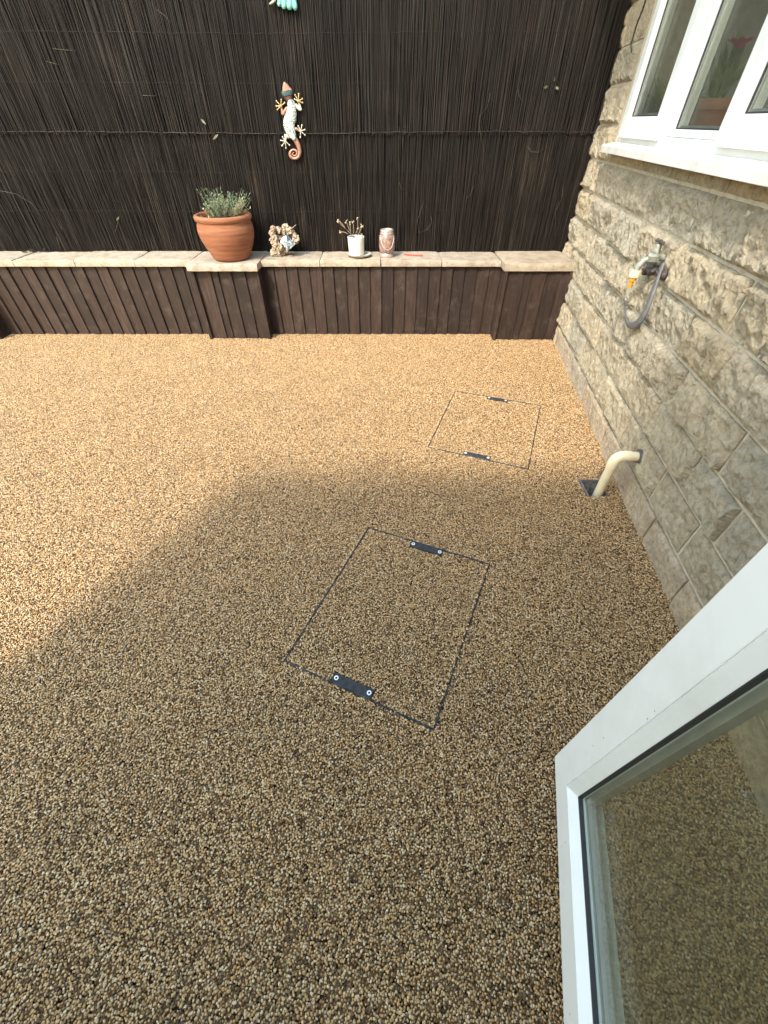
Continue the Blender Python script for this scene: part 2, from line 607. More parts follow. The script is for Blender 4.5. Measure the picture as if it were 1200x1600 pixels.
# ------------------------------------------------------------------ frames of the place
WB, WA = 0.9342, R(7.287)                                  # foot line of the stone wall
WD = Vector((math.sin(WA), math.cos(WA), 0))
WN = Vector((-math.cos(WA), math.sin(WA), 0))
WO = Vector((WB, 0, 0))


def W(s, z, off=0.0):
    return WO + WD * s + WN * off + Vector((0, 0, z))


def wall_x(y):
    return WB + math.tan(WA) * y


Y_BOARD = 3.38
Y_PIER = 3.285
Y_FENCE = 3.615
Z_CAP0, Z_CAP1 = 0.490, 0.530

# ------------------------------------------------------------------ ground and patio
g = MB()
g.add([(-60, -60, -0.25), (60, -60, -0.25), (60, 60, -0.25), (-60, 60, -0.25)], [(0, 1, 2, 3)])
go = g.build('ground', M['garden'])
tag(go, 'bare garden ground beyond the patio', kind='structure')


class Cover:
    def __init__(self, corners):
        self.c = [Vector((p[0], p[1], 0)) for p in corners]

    def inside(self, x, y, grow=0.0):
        n = 4
        for i in range(n):
            a, b = self.c[i], self.c[(i + 1) % n]
            e = (b - a).normalized()
            nn = Vector((e.y, -e.x, 0))                    # outward for ccw order
            if (x - a.x) * nn.x + (y - a.y) * nn.y > grow:
                return False
        return True

    def inset(self, d):
        out = []
        for i in range(4):
            p = self.c[i]
            e0 = (p - self.c[i - 1]).normalized()
            e1 = (self.c[(i + 1) % 4] - p).normalized()
            n0 = Vector((-e0.y, e0.x, 0))
            n1 = Vector((-e1.y, e1.x, 0))
            k = d / (1 + n0.dot(n1))
            out.append(p + (n0 + n1) * k)
        return out


near_cover = Cover([(-0.324, 0.599), (0.143, 0.392), (0.417, 0.994), (-0.066, 1.195)])
far_cover = Cover([(0.232, 1.785), (0.722, 1.593), (0.959, 2.224), (0.458, 2.411)])
GUL = (0.945, 1.392, 1.045, 1.513)

bm = bmesh.new()


def loop_edges(pts):
    vs = [bm.verts.new((p[0], p[1], -0.005)) for p in pts]
    return [bm.edges.new((vs[i], vs[(i + 1) % len(vs)])) for i in range(len(vs))]


PX0, PY0, PY1 = -4.6, -0.45, 3.66
es = loop_edges([(PX0, PY0), (wall_x(PY0) + 0.05, PY0), (wall_x(PY1) + 0.05, PY1), (PX0, PY1)])
for cv in (near_cover, far_cover):
    es += loop_edges([(p.x, p.y) for p in cv.c])
es += loop_edges([(GUL[0], GUL[1]), (GUL[2], GUL[1]), (GUL[2], GUL[3]), (GUL[0], GUL[3])])
bmesh.ops.triangle_fill(bm, use_beauty=True, use_dissolve=False, edges=es)
kill = []
for f in bm.faces:
    p = f.calc_center_median()
    if near_cover.inside(p.x, p.y, -0.001) or far_cover.inside(p.x, p.y, -0.001) or (GUL[0] < p.x < GUL[2] and GUL[1] < p.y < GUL[3]):
        kill.append(f)
bmesh.ops.delete(bm, geom=kill, context='FACES')
for f in bm.faces:
    if f.normal.z < 0:
        f.normal_flip()
me = bpy.data.meshes.new('patio')
bm.to_mesh(me)
bm.free()
me.materials.append(M['patio'])
patio = bpy.data.objects.new('patio', me)
C.objects.link(patio)
tag(patio, 'golden brown resin bound gravel patio surface', kind='structure')


def ring(mb, outer, inner, z0, z1):
    n = len(outer)
    vs = []
    for p in outer:
        vs += [(p.x, p.y, z0), (p.x, p.y, z1)]
    for p in inner:
        vs += [(p.x, p.y, z0), (p.x, p.y, z1)]
    fs = []
    for i in range(n):
        j = (i + 1) % n
        a0, a1, b0, b1 = 2 * i, 2 * i + 1, 2 * j, 2 * j + 1
        c0, c1, d0, d1 = 2 * n + 2 * i, 2 * n + 2 * i + 1, 2 * n + 2 * j, 2 * n + 2 * j + 1
        fs += [(a0, b0, b1, a1), (c0, c1, d1, d0), (a1, b1, d1, c1), (a0, c0, d0, b0)]
    mb.add(vs, fs)


EXCL = []            # plates where no pebbles lie: (centre, unit along, half length, unit across, half width)


def make_cover(cv, label, plates):
    t = thing('manhole_cover', label, 'manhole cover', 'recessed manhole covers in the patio')
    cc = sum(cv.c, Vector()) / 4
    t.location = cc
    par = Matrix.Translation(-cc)

    def put(o):
        o.matrix_parent_inverse = par
        return o
    mb = MB()
    ring(mb, cv.c, cv.inset(0.0010), -0.03, 0.0036)
    put(mb.build('outer_rim', M['steel'], t))
    mb = MB()
    ring(mb, cv.inset(0.0032), cv.inset(0.0042), -0.03, 0.0036)
    put(mb.build('inner_rim', M['steel'], t))
    mb = MB()
    ring(mb, cv.inset(0.0010), cv.inset(0.0032), -0.03, 0.0005)
    put(mb.build('joint', M['gap'], t))  # near-black strip filling the gap between the two rims
    mb = MB()
    q = cv.inset(0.0042)
    mb.add([(p.x, p.y, -0.005) for p in q] + [(p.x, p.y, -0.03) for p in q], [(0, 1, 2, 3), (7, 6, 5, 4), (0, 4, 5, 1), (1, 5, 6, 2), (2, 6, 7, 3), (3, 7, 4, 0)])
    put(mb.build('lid', M['patio'], t))
    for (a, b, inward) in plates:
        a = Vector((a[0], a[1], 0))
        b = Vector((b[0], b[1], 0))
        u = (b - a).normalized()
        v = Vector((-u.y, u.x, 0)) * inward
        L = (b - a).length
        wd = 0.030
        mat = Matrix((( u.x, v.x, 0, a.x), (u.y, v.y, 0, a.y), (0, 0, 1, 0), (0, 0, 0, 1)))
        mb = MB()
        mb.box((0, 0, -0.01), (L, wd, 0.0045), mat)
        p = put(mb.build('lifting_plate', M['iron'], t, bevel=0.001))
        for s in (0.011, L - 0.011):
            mb = MB()
            cpos = mat @ Vector((s, wd * 0.5, 0.0045))
            mb.lathe([(0.0072, 0.0), (0.0072, 0.0018), (0.0036, 0.0018), (0.0036, 0.0)], 16, cpos)
            mb.f = [f for f in mb.f if len(f) == 4]
            o = mb.build('bolt_ring', M['bolt'], p, smooth=False)
            o.matrix_parent_inverse = Matrix()
        EXCL.append((a + u * L / 2 + v * wd / 2, u, L / 2 + 0.002, v, wd / 2 + 0.002))
    return t, par


def along(cv, i, t0, length, inset=0.0042):
    q = cv.inset(inset)
    a, b = q[i], q[(i + 1) % 4]
    u = (b - a).normalized()
    p = a + (b - a) * t0
    return (p.x, p.y), ((p + u * length).x, (p + u * length).y), 1


near_t, near_par = make_cover(near_cover, 'larger looking nearer manhole cover inlaid with gravel, black lifting plates with white rings',
                              [along(near_cover, 0, 0.335, 0.135), along(near_cover, 2, 0.36, 0.135)])
far_t, far_par = make_cover(far_cover, 'farther manhole cover inlaid with gravel, close to the stone wall',
                            [along(far_cover, 0, 0.36, 0.14), along(far_cover, 2, 0.37, 0.125)])

# ------------------------------------------------------------------ resin pebbles (instanced real pebbles)
SP = 0.0054


def pebble_verts(c, r, seed):
    rr = random.Random(seed)
    sx, sy, sz = r * rr.uniform(.85, 1.35), r * rr.uniform(.7, 1.1), r * rr.uniform(.45, .7)
    rot = Matrix.Rotation(rr.uniform(0, 6.28), 3, 'Z') @ Matrix.Rotation(rr.uniform(-.5, .5), 3, 'X')
    t = (1 + 5 ** .5) / 2
    base = [(-1, t, 0), (1, t, 0), (-1, -t, 0), (1, -t, 0), (0, -1, t), (0, 1, t), (0, -1, -t), (0, 1, -t), (t, 0, -1), (t, 0, 1), (-t, 0, -1), (-t, 0, 1)]
    out = []
    for b in base:
        p = Vector(b).normalized()
        p = Vector((p.x * sx, p.y * sy, p.z * sz)) * rr.uniform(.78, 1.16)
        out.append(Vector(c) + rot @ p)
    return out


ICO_F = [(0, 11, 5), (0, 5, 1), (0, 1, 7), (0, 7, 10), (0, 10, 11), (1, 5, 9), (5, 11, 4), (11, 10, 2), (10, 7, 6), (7, 1, 8),
         (3, 9, 4), (3, 4, 2), (3, 2, 6), (3, 6, 8), (3, 8, 9), (4, 9, 5), (2, 4, 11), (6, 2, 10), (8, 6, 7), (9, 8, 1)]


def pebble_mesh(name, offs, seed):
    rr = random.Random(seed)
    vs, fs, at = [], [], []
    for k, (x, y) in enumerate(offs):
        b = len(vs)
        vs += pebble_verts((x + rr.uniform(-.0020, .0020), y + rr.uniform(-.0020, .0020), (rr.uniform(-.0036, -.0018) if rr.random() < .24 else rr.uniform(-.0010, .0010))), SP * rr.uniform(.42, .74), seed * 31 + k)
        fs += [tuple(i + b for i in f) for f in ICO_F]
        at += [rr.random()] * 12
    me = bpy.data.meshes.new(name)
    me.from_pydata([tuple(v) for v in vs], [], fs)
    a = me.attributes.new('rnd', 'FLOAT', 'POINT')
    a.data.foreach_set('value', at)
    me.polygons.foreach_set('use_smooth', [True] * len(me.polygons))
    me.materials.append(M['pebble'])
    return bpy.data.objects.new(name, me)


A1 = np.array([SP, 0.0])
A2 = np.array([SP * 0.5, SP * math.sqrt(3) / 2])
SEVEN = [np.zeros(2), A1, A2, A2 - A1, -A1, -A2, A1 - A2]
NV = 6
clusters = bpy.data.collections.new('pebble_clusters')
for k in range(NV):
    clusters.objects.link(pebble_mesh('pebble_cluster', [tuple(o) for o in SEVEN], 11 + k))
singles = bpy.data.collections.new('pebble_singles')
for k in range(NV):
    singles.objects.link(pebble_mesh('pebble_single', [(0, 0)], 91 + k))

# lattice of seven-pebble rosettes
B1 = 2 * A1 + A2
B2 = -A1 + 3 * A2
GX0, GX1, GY0, GY1 = -3.6, 1.45, -0.44, 3.42
inv = np.linalg.inv(np.array([B1, B2]).T)
corn = np.array([[GX0, GY0], [GX1, GY0], [GX1, GY1], [GX0, GY1]]) @ inv.T
i0, i1 = int(corn[:, 0].min()) - 1, int(corn[:, 0].max()) + 2
j0, j1 = int(corn[:, 1].min()) - 1, int(corn[:, 1].max()) + 2
I, J = np.meshgrid(np.arange(i0, i1), np.arange(j0, j1))
PTS = I.ravel()[:, None] * B1 + J.ravel()[:, None] * B2
PTS = PTS + np.random.default_rng(2).uniform(-.0013, .0013, PTS.shape)


def edge_dist(P, cv):
    d = np.full(len(P), 1e9)
    for i in range(4):
        a = np.array(cv.c[i][:2])
        b = np.array(cv.c[(i + 1) % 4][:2])
        e = b - a
        L = np.linalg.norm(e)
        t = np.clip(((P - a) @ e) / L ** 2, 0, 1)
        q = a + t[:, None] * e
        d = np.minimum(d, np.linalg.norm(P - q, axis=1))
    return d


def inside_mask(P, cv, grow):
    m = np.ones(len(P), bool)
    for i in range(4):
        a = np.array(cv.c[i][:2])
        b = np.array(cv.c[(i + 1) % 4][:2])
        e = (b - a) / np.linalg.norm(b - a)
        nn = np.array([e[1], -e[0]])
        m &= ((P - a) @ nn) <= grow
    return m


def blocked(P, r):
    """True where a pebble of reach r would lie on a rim, a plate, in the gully or in the wall"""
    x, y = P[:, 0], P[:, 1]
    m = (x < GX0) | (y < GY0) | (y > GY1)
    m |= x + r * .3 > WB + math.tan(WA) * y + 0.004
    m |= (x > GUL[0] - r - .004) & (x < GUL[2] + r) & (y > GUL[1] - r) & (y < GUL[3] + r + .004)
    for cv in (near_cover, far_cover):
        ring_m = inside_mask(P, cv, r) & ~inside_mask(P, cv, -0.0042 - r)
        m |= ring_m
    for (c, u, hl, v, hw) in EXCL:
        dx, dy = x - c.x, y - c.y
        a = dx * u.x + dy * u.y
        b = dx * v.x + dy * v.y
        m |= (np.abs(a) < hl + r) & (np.abs(b) < hw + r)
    return m


hard = blocked(PTS, 0.0115)
oob = blocked(PTS, -0.012) & (~((PTS[:, 0] > GX0 - .02) & (PTS[:, 0] < 1.5) & (PTS[:, 1] > GY0 - .02) & (PTS[:, 1] < GY1 + .02)))
CL = PTS[~hard]
ED = PTS[hard & ~oob]
SG = (ED[:, None, :] + np.array(SEVEN)[None]).reshape(-1, 2)
bl = blocked(SG, 0.0008)
# a few pebbles were trowelled across the joints
loose = np.random.default_rng(5).random(len(SG))
nz = np.array([noise.noise(Vector((p[0] * 9, p[1] * 9, 3.3))) for p in SG])
near_edge = np.minimum(edge_dist(SG, near_cover), edge_dist(SG, far_cover)) < 0.009
plates_free = np.ones(len(SG), bool)
for (c, u, hl, v, hw) in EXCL:
    a = (SG[:, 0] - c.x) * u.x + (SG[:, 1] - c.y) * u.y
    b = (SG[:, 0] - c.x) * v.x + (SG[:, 1] - c.y) * v.y
    plates_free &= ~((np.abs(a) < hl) & (np.abs(b) < hw + .01))
over = bl & near_edge & plates_free & (loose < np.where(nz > 0.15, 0.16, 0.02))
SG_keep = (~bl) | over
SGz = np.where(over, 0.0025, 0.0)
SG, SGz = SG[SG_keep], SGz[SG_keep]
ok = (SG[:, 0] > GX0) & (SG[:, 0] < 1.5) & (SG[:, 1] > GY0) & (SG[:, 1] < GY1)
SG, SGz = SG[ok], SGz[ok]


def scatter_tree(name, coll):
    ng = bpy.data.node_groups.new(name, 'GeometryNodeTree')
    ng.interface.new_socket('Geometry', in_out='INPUT', socket_type='NodeSocketGeometry')
    ng.interface.new_socket('Geometry', in_out='OUTPUT', socket_type='NodeSocketGeometry')
    N = ng.nodes
    gi, go_ = N.new('NodeGroupInput'), N.new('NodeGroupOutput')
    ci = N.new('GeometryNodeCollectionInfo')
    ci.inputs['Collection'].default_value = coll
    ci.inputs['Separate Children'].default_value = True
    ci.inputs['Reset Children'].default_value = True
    ip = N.new('GeometryNodeInstanceOnPoints')
    ip.inputs['Pick Instance'].default_value = True
    ri = N.new('FunctionNodeRandomValue')
    ri.data_type = 'INT'
    for s in ri.inputs:
        if s.type == 'INT' and s.name == 'Min':
            s.default_value = 0
        if s.type == 'INT' and s.name == 'Max':
            s.default_value = NV - 1
    r6 = N.new('FunctionNodeRandomValue')
    r6.data_type = 'FLOAT'
    for s in r6.inputs:
        if s.type == 'VALUE' and s.name == 'Min':
            s.default_value = 0
        if s.type == 'VALUE' and s.name == 'Max':
            s.default_value = 6
        if s.name == 'Seed':
            s.default_value = 9
    mu = N.new('ShaderNodeMath')
    mu.operation = 'MULTIPLY'
    mu.inputs[1].default_value = math.pi / 3
    cx = N.new('ShaderNodeCombineXYZ')
    L = ng.links
    out_i = [s for s in ri.outputs if s.type == 'INT'][0]
    out_6 = [s for s in r6.outputs if s.type == 'VALUE'][0]
    L.new(out_6, mu.inputs[0])
    L.new(mu.outputs[0], cx.inputs[2])
    L.new(gi.outputs[0], ip.inputs['Points'])
    L.new(ci.outputs[0], ip.inputs['Instance'])
    L.new(out_i, ip.inputs['Instance Index'])
    L.new(cx.outputs[0], ip.inputs['Rotation'])
    L.new(ip.outputs[0], go_.inputs[0])
    return ng


T_CL, T_SG = scatter_tree('scatter_clusters', clusters), scatter_tree('scatter_singles', singles)


def scatter(name, P, z, tree, parent=None, par=None):
    me = bpy.data.meshes.new(name)
    co = np.zeros((len(P), 3), np.float32)
    co[:, :2] = P
    co[:, 2] = z
    me.vertices.add(len(P))
    me.vertices.foreach_set('co', co.ravel())
    me.update()
    o = bpy.data.objects.new(name, me)
    C.objects.link(o)
    md = o.modifiers.new('scatter', 'NODES')
    md.node_group = tree
    o['kind'] = 'stuff'
    if parent:
        o.parent = parent
        o.matrix_parent_inverse = par
    return o


for P, zz, tree in ((CL, np.zeros(len(CL)), T_CL), (SG, SGz, T_SG)):
    a = inside_mask(P, near_cover, -0.002)
    b = inside_mask(P, far_cover, -0.002)
    o = scatter('patio_gravel', P[~a & ~b], zz[~a & ~b], tree, patio, Matrix())
    scatter('gravel_inlay', P[a], zz[a], tree, near_t, near_par)
    scatter('gravel_inlay', P[b], zz[b], tree, far_t, far_par)
print('pebble clusters', len(CL), 'singles', len(SG))

# ------------------------------------------------------------------ stone wall of the house
wall_t = thing('stone_wall', 'grey buff wall of rock faced stone blocks, right side of the patio', 'wall')
mb = MB()
WIN0, WIN1, WZ0, WZ1 = 1.30, 3.21, 1.14, 2.12


def wbox(mb, s0, s1, z0, z1, o0, o1):
    vs = [W(s, z, o) for z in (z0, z1) for (s, o) in ((s0, o0), (s1, o0), (s1, o1), (s0, o1))]
    mb.add(vs, [(0, 3, 2, 1), (4, 5, 6, 7), (0, 1, 5, 4), (1, 2, 6, 5), (2, 3, 7, 6), (3, 0, 4, 7)])


S_END0, S_END1, Z_TOP = -0.42, 3.95, 2.45
for a in ((S_END0, S_END1, -0.2, WZ0), (S_END0, WIN0, WZ0, WZ1), (WIN1, S_END1, WZ0, WZ1), (S_END0, S_END1, WZ1, Z_TOP)):
    wbox(mb, a[0], a[1], a[2], a[3], -0.24, -0.006)
mb.build('mortar', M['mortar'], wall_t)


def smooth(x):
    x = max(0.0, min(1.0, x))
    return x * x * (3 - 2 * x)


def stone(s0, s1, z0, z1, seed, proud=0.0, mat='stone', rough=1.0, res=0.0075):
    g2 = 0.0064
    a0, a1, b0, b1 = s0 + g2, s1 - g2, z0 + g2, z1 - g2
    rr = random.Random(seed)
    nx = max(3, int((a1 - a0) / res))
    nz = max(3, int((b1 - b0) / res))
    bulge = rr.uniform(.006, .018) * rough
    tilt_z = rr.uniform(-.012, .012) * rough
    tilt_s = rr.uniform(-.004, .004) * rough
    ofs = Vector((rr.uniform(0, 50), rr.uniform(0, 50), rr.uniform(0, 50)))
    margin = rr.uniform(.010, .022)
    vs, fs = [], []
    for j in range(nz + 1):
        for i in range(nx + 1):
            u, v = i / nx, j / nz
            s, z = a0 + (a1 - a0) * u, b0 + (b1 - b0) * v
            d = min(s - a0, a1 - s, z - b0, b1 - z)
            q = Vector((s, z, 0))
            warp = noise.noise(q * 14 + ofs) * .012
            e = smooth((d + warp * smooth(d / .01)) / margin)
            n1 = noise.fractal(q * 9 + ofs, 1.0, 2.2, 4)
            n2 = 1 - abs(noise.noise(q * 21 + ofs * 2))
            n3 = noise.fractal(q * 48 + ofs * 3, 0.9, 2.1, 3)
            vd = noise.voronoi(q * 16 + ofs)[0]
            chip = (vd[1] - vd[0])
            rg = noise.ridged_multi_fractal(q * 24 + ofs, 0.7, 2.3, 5, 0.9, 2.0) - 1.1
            off = proud + e * (bulge + tilt_z * (v - .5) * 2 + tilt_s * (u - .5) * 2 + .013 * rough * n1 + .010 * rough * (n2 - .7) - .009 * rough * (chip - .3)) + (.0030 * n3 + .0042 * rough * rg) * (.25 + .75 * e)
            if 0 < i < nx and 0 < j < nz:
                s += rr.uniform(-.38, .38) * (a1 - a0) / nx
                z += rr.uniform(-.38, .38) * (b1 - b0) / nz
            wob = 0.0022
            ds = noise.noise(q * 30 + ofs) * wob if i in (0, nx) else 0
            dz = noise.noise(q * 30 - ofs) * wob if j in (0, nz) else 0
            if i in (0, nx) or j in (0, nz):
                off = proud - .001 + .003 * n3
            vs.append(W(s + ds, z + dz, off))
    for j in range(nz):
        for i in range(nx):
            k = j * (nx + 1) + i
            fs.append((k, k + 1, k + nx + 2, k + nx + 1))
    # sides back into the mortar
    per = [i for i in range(nx + 1)] + [j * (nx + 1) + nx for j in range(1, nz + 1)] + [nz * (nx + 1) + i for i in range(nx - 1, -1, -1)] + [j * (nx + 1) for j in range(nz - 1, 0, -1)]
    b = len(vs)
    for k in per:
        vs.append(Vector(vs[k]) - WN * (.03 + proud))
    n = len(per)
    for i in range(n):
        j = (i + 1) % n
        fs.append((per[i], b + i, b + j, per[j]))
    m = MB()
    m.add(vs, fs)
    o = m.build('stone', M[mat], wall_t)
    return o


BEDS = [-0.03, 0.126, 0.285, 0.441, 0.598, 0.752, 0.912, 1.070]
JO = [
    [-0.42, -0.05, 0.41, 0.830, 1.138, 1.827, 2.30, 2.78, 3.22, 3.62, 3.95],
    [-0.42, 0.12, 0.55, 0.943, 1.241, 1.66, 2.07, 2.55, 2.98, 3.40, 3.95],
    [-0.42, -0.02, 0.43, 0.853, 1.119, 1.493, 1.93, 2.38, 2.86, 3.30, 3.95],
    [-0.42, 0.22, 0.62, 1.016, 1.43, 1.78, 2.22, 2.62, 3.05, 3.46, 3.95],
    [-0.42, 0.05, 0.46, 0.86, 1.249, 1.560, 2.06, 2.544, 2.98, 3.38, 3.95],
    [-0.42, 0.27, 0.72, 1.16, 1.354, 1.88, 2.31, 2.768, 3.26, 3.95],
    [-0.42, 0.20, 0.68, 1.12, 1.495, 1.789, 2.36, 3.336, 3.95],
]
sd = 100
for k in range(7):
    js = JO[k]
    for a, b in zip(js[:-1], js[1:]):
        sd += 1
        if k == 0:
            stone(a, b, BEDS[0], BEDS[1], sd, proud=0.004, mat='plinth', rough=0.35)
        else:
            stone(a, b, BEDS[k], BEDS[k + 1], sd, rough=(0.75 if k < 3 else 1.05))
# thin levelling pieces below the sill
for a, b in zip([1.30, 1.746, 2.068, 2.252, 2.62, 2.95], [1.746, 2.068, 2.252, 2.62, 2.95, 3.21]):
    sd += 1
    stone(a, b, 1.070, 1.128, sd, rough=0.35)
# beside and above the window
zc = [1.070, 1.235, 1.404, 1.555, 1.72, 1.88, 2.03, 2.12]
for k in range(7):
    cuts_far = [3.235, 3.60, 3.95] if k % 2 else [3.235, 3.52, 3.95]
    cuts_near = [-0.42, 0.1, 0.5, 0.9, 1.29] if k % 2 else [-0.42, 0.3, 0.72, 1.29]
    for cu in (cuts_far, cuts_near):
        for a, b in zip(cu[:-1], cu[1:]):
            sd += 1
            stone(a, b, zc[k], zc[k + 1], sd, res=0.014)
for k in range(2):
    z0 = 2.12 + k * 0.165
    cu = [-0.42 + 0.1 * (k % 2)] + [0.1 + .45 * i + .2 * (k % 2) for i in range(9)]
    cu[0] = -0.42
    cu[-1] = 3.95
    for a, b in zip(cu[:-1], cu[1:]):
        sd += 1
        stone(a, b, z0, z0 + 0.165, sd, res=0.03)

# unseen overhanging eaves and roof, added to keep the sun off the window
mb = MB()
wbox(mb, S_END0, S_END1, Z_TOP, Z_TOP + .03, -.24, .40)
mb.build('added_soffit', M['upvc'], wall_t)
mb = MB()
wbox(mb, S_END0, S_END1, Z_TOP - .02, Z_TOP + .17, .401, .42)
mb.build('added_fascia', M['upvc'], wall_t)
mb = MB()
vs = [W(s, z, o) for s in (S_END0, S_END1) for (z, o) in ((Z_TOP + .031, .40), (Z_TOP + .16, .40), (Z_TOP + 1.2, -1.9), (Z_TOP + 1.07, -1.9))]
mb.add(vs, [(0, 1, 2, 3), (7, 6, 5, 4), (0, 4, 5, 1), (1, 5, 6, 2), (2, 6, 7, 3), (3, 7, 4, 0)])
mb.build('roof', M['roof'], wall_t)  # unseen, added with the eaves that shade the window

# ------------------------------------------------------------------ window in the stone wall
win = thing('casement_window', 'white plastic casement window with three lights and a sill in stone wall', 'window')


def sloped_frame(mb, s0, s1, z0, z1, w, o_front, o_back, bead=0.020, bead_drop=0.016):
    """four mitred members; the inner edge slopes back to the glass"""
    outer = [(s0, z0), (s1, z0), (s1, z1), (s0, z1)]
    mid = [(s0 + w, z0 + w), (s1 - w, z0 + w), (s1 - w, z1 - w), (s0 + w, z1 - w)]
    ww = w + bead
    inn = [(s0 + ww, z0 + ww), (s1 - ww, z0 + ww), (s1 - ww, z1 - ww), (s0 + ww, z1 - ww)]
    loops = [[W(a, b, o_back) for a, b in outer], [W(a, b, o_front) for a, b in outer], [W(a, b, o_front) for a, b in mid],
             [W(a, b, o_front - 0.002) for a, b in mid], [W(a, b, o_front - bead_drop) for a, b in inn], [W(a, b, o_back) for a, b in inn]]
    vs = [p for l in loops for p in l]
    fs = []
    L = len(loops)
    for l in range(L):
        m2 = (l + 1) % L
        for i in range(4):
            j = (i + 1) % 4
            fs.append((l * 4 + i, l * 4 + j, m2 * 4 + j, m2 * 4 + i))
    mb.add(vs, fs)
    return inn


def pane(name, inn, off, mat, parent):
    m = MB()
    d = 0.004
    grow = 0.006
    s0, z0 = inn[0]
    s1, z1 = inn[2]
    wbox(m, s0 - grow, s1 + grow, z0 - grow, z1 + grow, off - d, off)
    return m.build(name, mat, parent)


def gasket(inn, off, parent, t=0.005, mat='gasket', name='gasket', depth=0.006):
    m = MB()
    s0, z0 = inn[0]
    s1, z1 = inn[2]
    for a in ((s0, s1, z0, z0 + t), (s0, s1, z1 - t, z1), (s0, s0 + t, z0 + t, z1 - t), (s1 - t, s1, z0 + t, z1 - t)):
        wbox(m, a[0], a[1], a[2], a[3], off, off + depth)
    return m.build(name, M[mat], parent)


# outer frame members
mb = MB()
F0, F1 = -0.085, -0.018
wbox(mb, WIN0 + 0.005, WIN1 - 0.005, 1.150, 1.20, F0, F1)
wbox(mb, WIN0 + 0.005, WIN1 - 0.005, 2.06, 2.115, F0, F1)
for a, b in ((WIN1 - 0.065, WIN1 - 0.005), (2.50, 2.60), (1.935, 2.015), (WIN0 + 0.005, WIN0 + 0.065)):
    wbox(mb, a, b, 1.20, 2.06, F0, F1)
mb.build('frame', M['upvc'], win, bevel=0.002)
# fixed middle light: bead, glass
mb = MB()
inn = sloped_frame(mb, 2.016, 2.499, 1.201, 2.059, 0.004, F1 + 0.001, F0 + .002, bead=0.020)
fx = mb.build('glazing_bead', M['upvc'], win)
gasket(inn, F1 - 0.024, win)
gasket(inn, F1 - 0.042, win, t=0.012, mat='spacer', name='spacer_bar', depth=0.012)
pane('glass_pane', inn, F1 - 0.020, M['glass'], win)
pane('glass_pane', inn, F1 - 0.044, M['glass'], win)
# opening sashes, proud of the frame
for (a, b) in ((2.572, 3.165), (1.372, 1.968)):
    mb = MB()
    inn = sloped_frame(mb, a, b, 1.185, 2.085, 0.062, 0.004, F1 - 0.045, bead=0.020)
    sh = mb.build('sash', M['upvc'], win, bevel=0.0015)
    gasket(inn, -0.022, sh)
    gasket(inn, -0.040, sh, t=0.012, mat='spacer', name='spacer_bar', depth=0.012)
    pane('glass_pane', inn, -0.018, M['glass'], sh)
    pane('glass_pane', inn, -0.042, M['glass'], sh)
# sill, sloping and projecting
mb = MB()
pr = [(-0.085, 1.150), (-0.085, 1.165), (-0.019, 1.165), (0.064, 1.152), (0.066, 1.120), (0.052, 1.120), (0.050, 1.132), (-0.010, 1.136), (-0.010, 1.129), (-0.085, 1.129)]
pr = [(-0.085, 1.129), (-0.085, 1.1495), (-0.017, 1.1495), (-0.017, 1.164), (0.060, 1.153), (0.065, 1.149), (0.065, 1.120), (0.050, 1.120), (0.048, 1.131), (-0.085, 1.129)][:-1]
n = len(pr)
vs = [W(1.27, z, o) for o, z in pr] + [W(3.212, z, o) for o, z in pr]
mb.add(vs, [tuple(range(n)), tuple(range(2 * n - 1, n - 1, -1))] + [(i, (i + 1) % n, n + (i + 1) % n, n + i) for i in range(n)])
mb.build('sill', M['sillpaint'], win, bevel=0.0015)

# room behind the window
mb = MB()
s0, s1, z0, z1, d0, d1 = 0.9, 3.6, 0.2, 2.5, -2.3, -0.242
P8 = [W(s, z, o) for z in (z0, z1) for (s, o) in ((s0, d0), (s1, d0), (s1, d1), (s0, d1))]
mb.add(P8, [(0, 1, 2, 3), (7, 6, 5, 4), (0, 4, 5, 1), (1, 5, 6, 2)])  # near end wall left out, an added opening that brightens the interior
room = mb.build('room', M['room'], fix=False)
tag(room, 'dim room interior seen through the window', kind='structure')
mb = MB()
wbox(mb, WIN0 + .01, WIN1 - .01, 1.12, 1.149, -0.40, -0.0855)
sb = mb.build('window_board', M['upvc'], win)


def leaf_blade(mb, base, tip, width, bend=0.2, up=(0, 0, 1)):
    base, tip = Vector(base), Vector(tip)
    d = tip - base
    L = d.length
    t = d.normalized()
    a = Vector(up)
    if abs(t.dot(a)) > .95:
        a = Vector((1, 0, 0))
    side = t.cross(a).normalized()
    nrm = side.cross(t)
    pts = []
    for k, w in ((0, .12), (.3, .85), (.6, 1), (.85, .5), (1, .03)):
        c = base + d * k + nrm * (-bend * L * k * k)
        pts += [c + side * width * w * .5, c - side * width * w * .5]
    mb.add(pts, [(2 * i, 2 * i + 1, 2 * i + 3, 2 * i + 2) for i in range(4)])


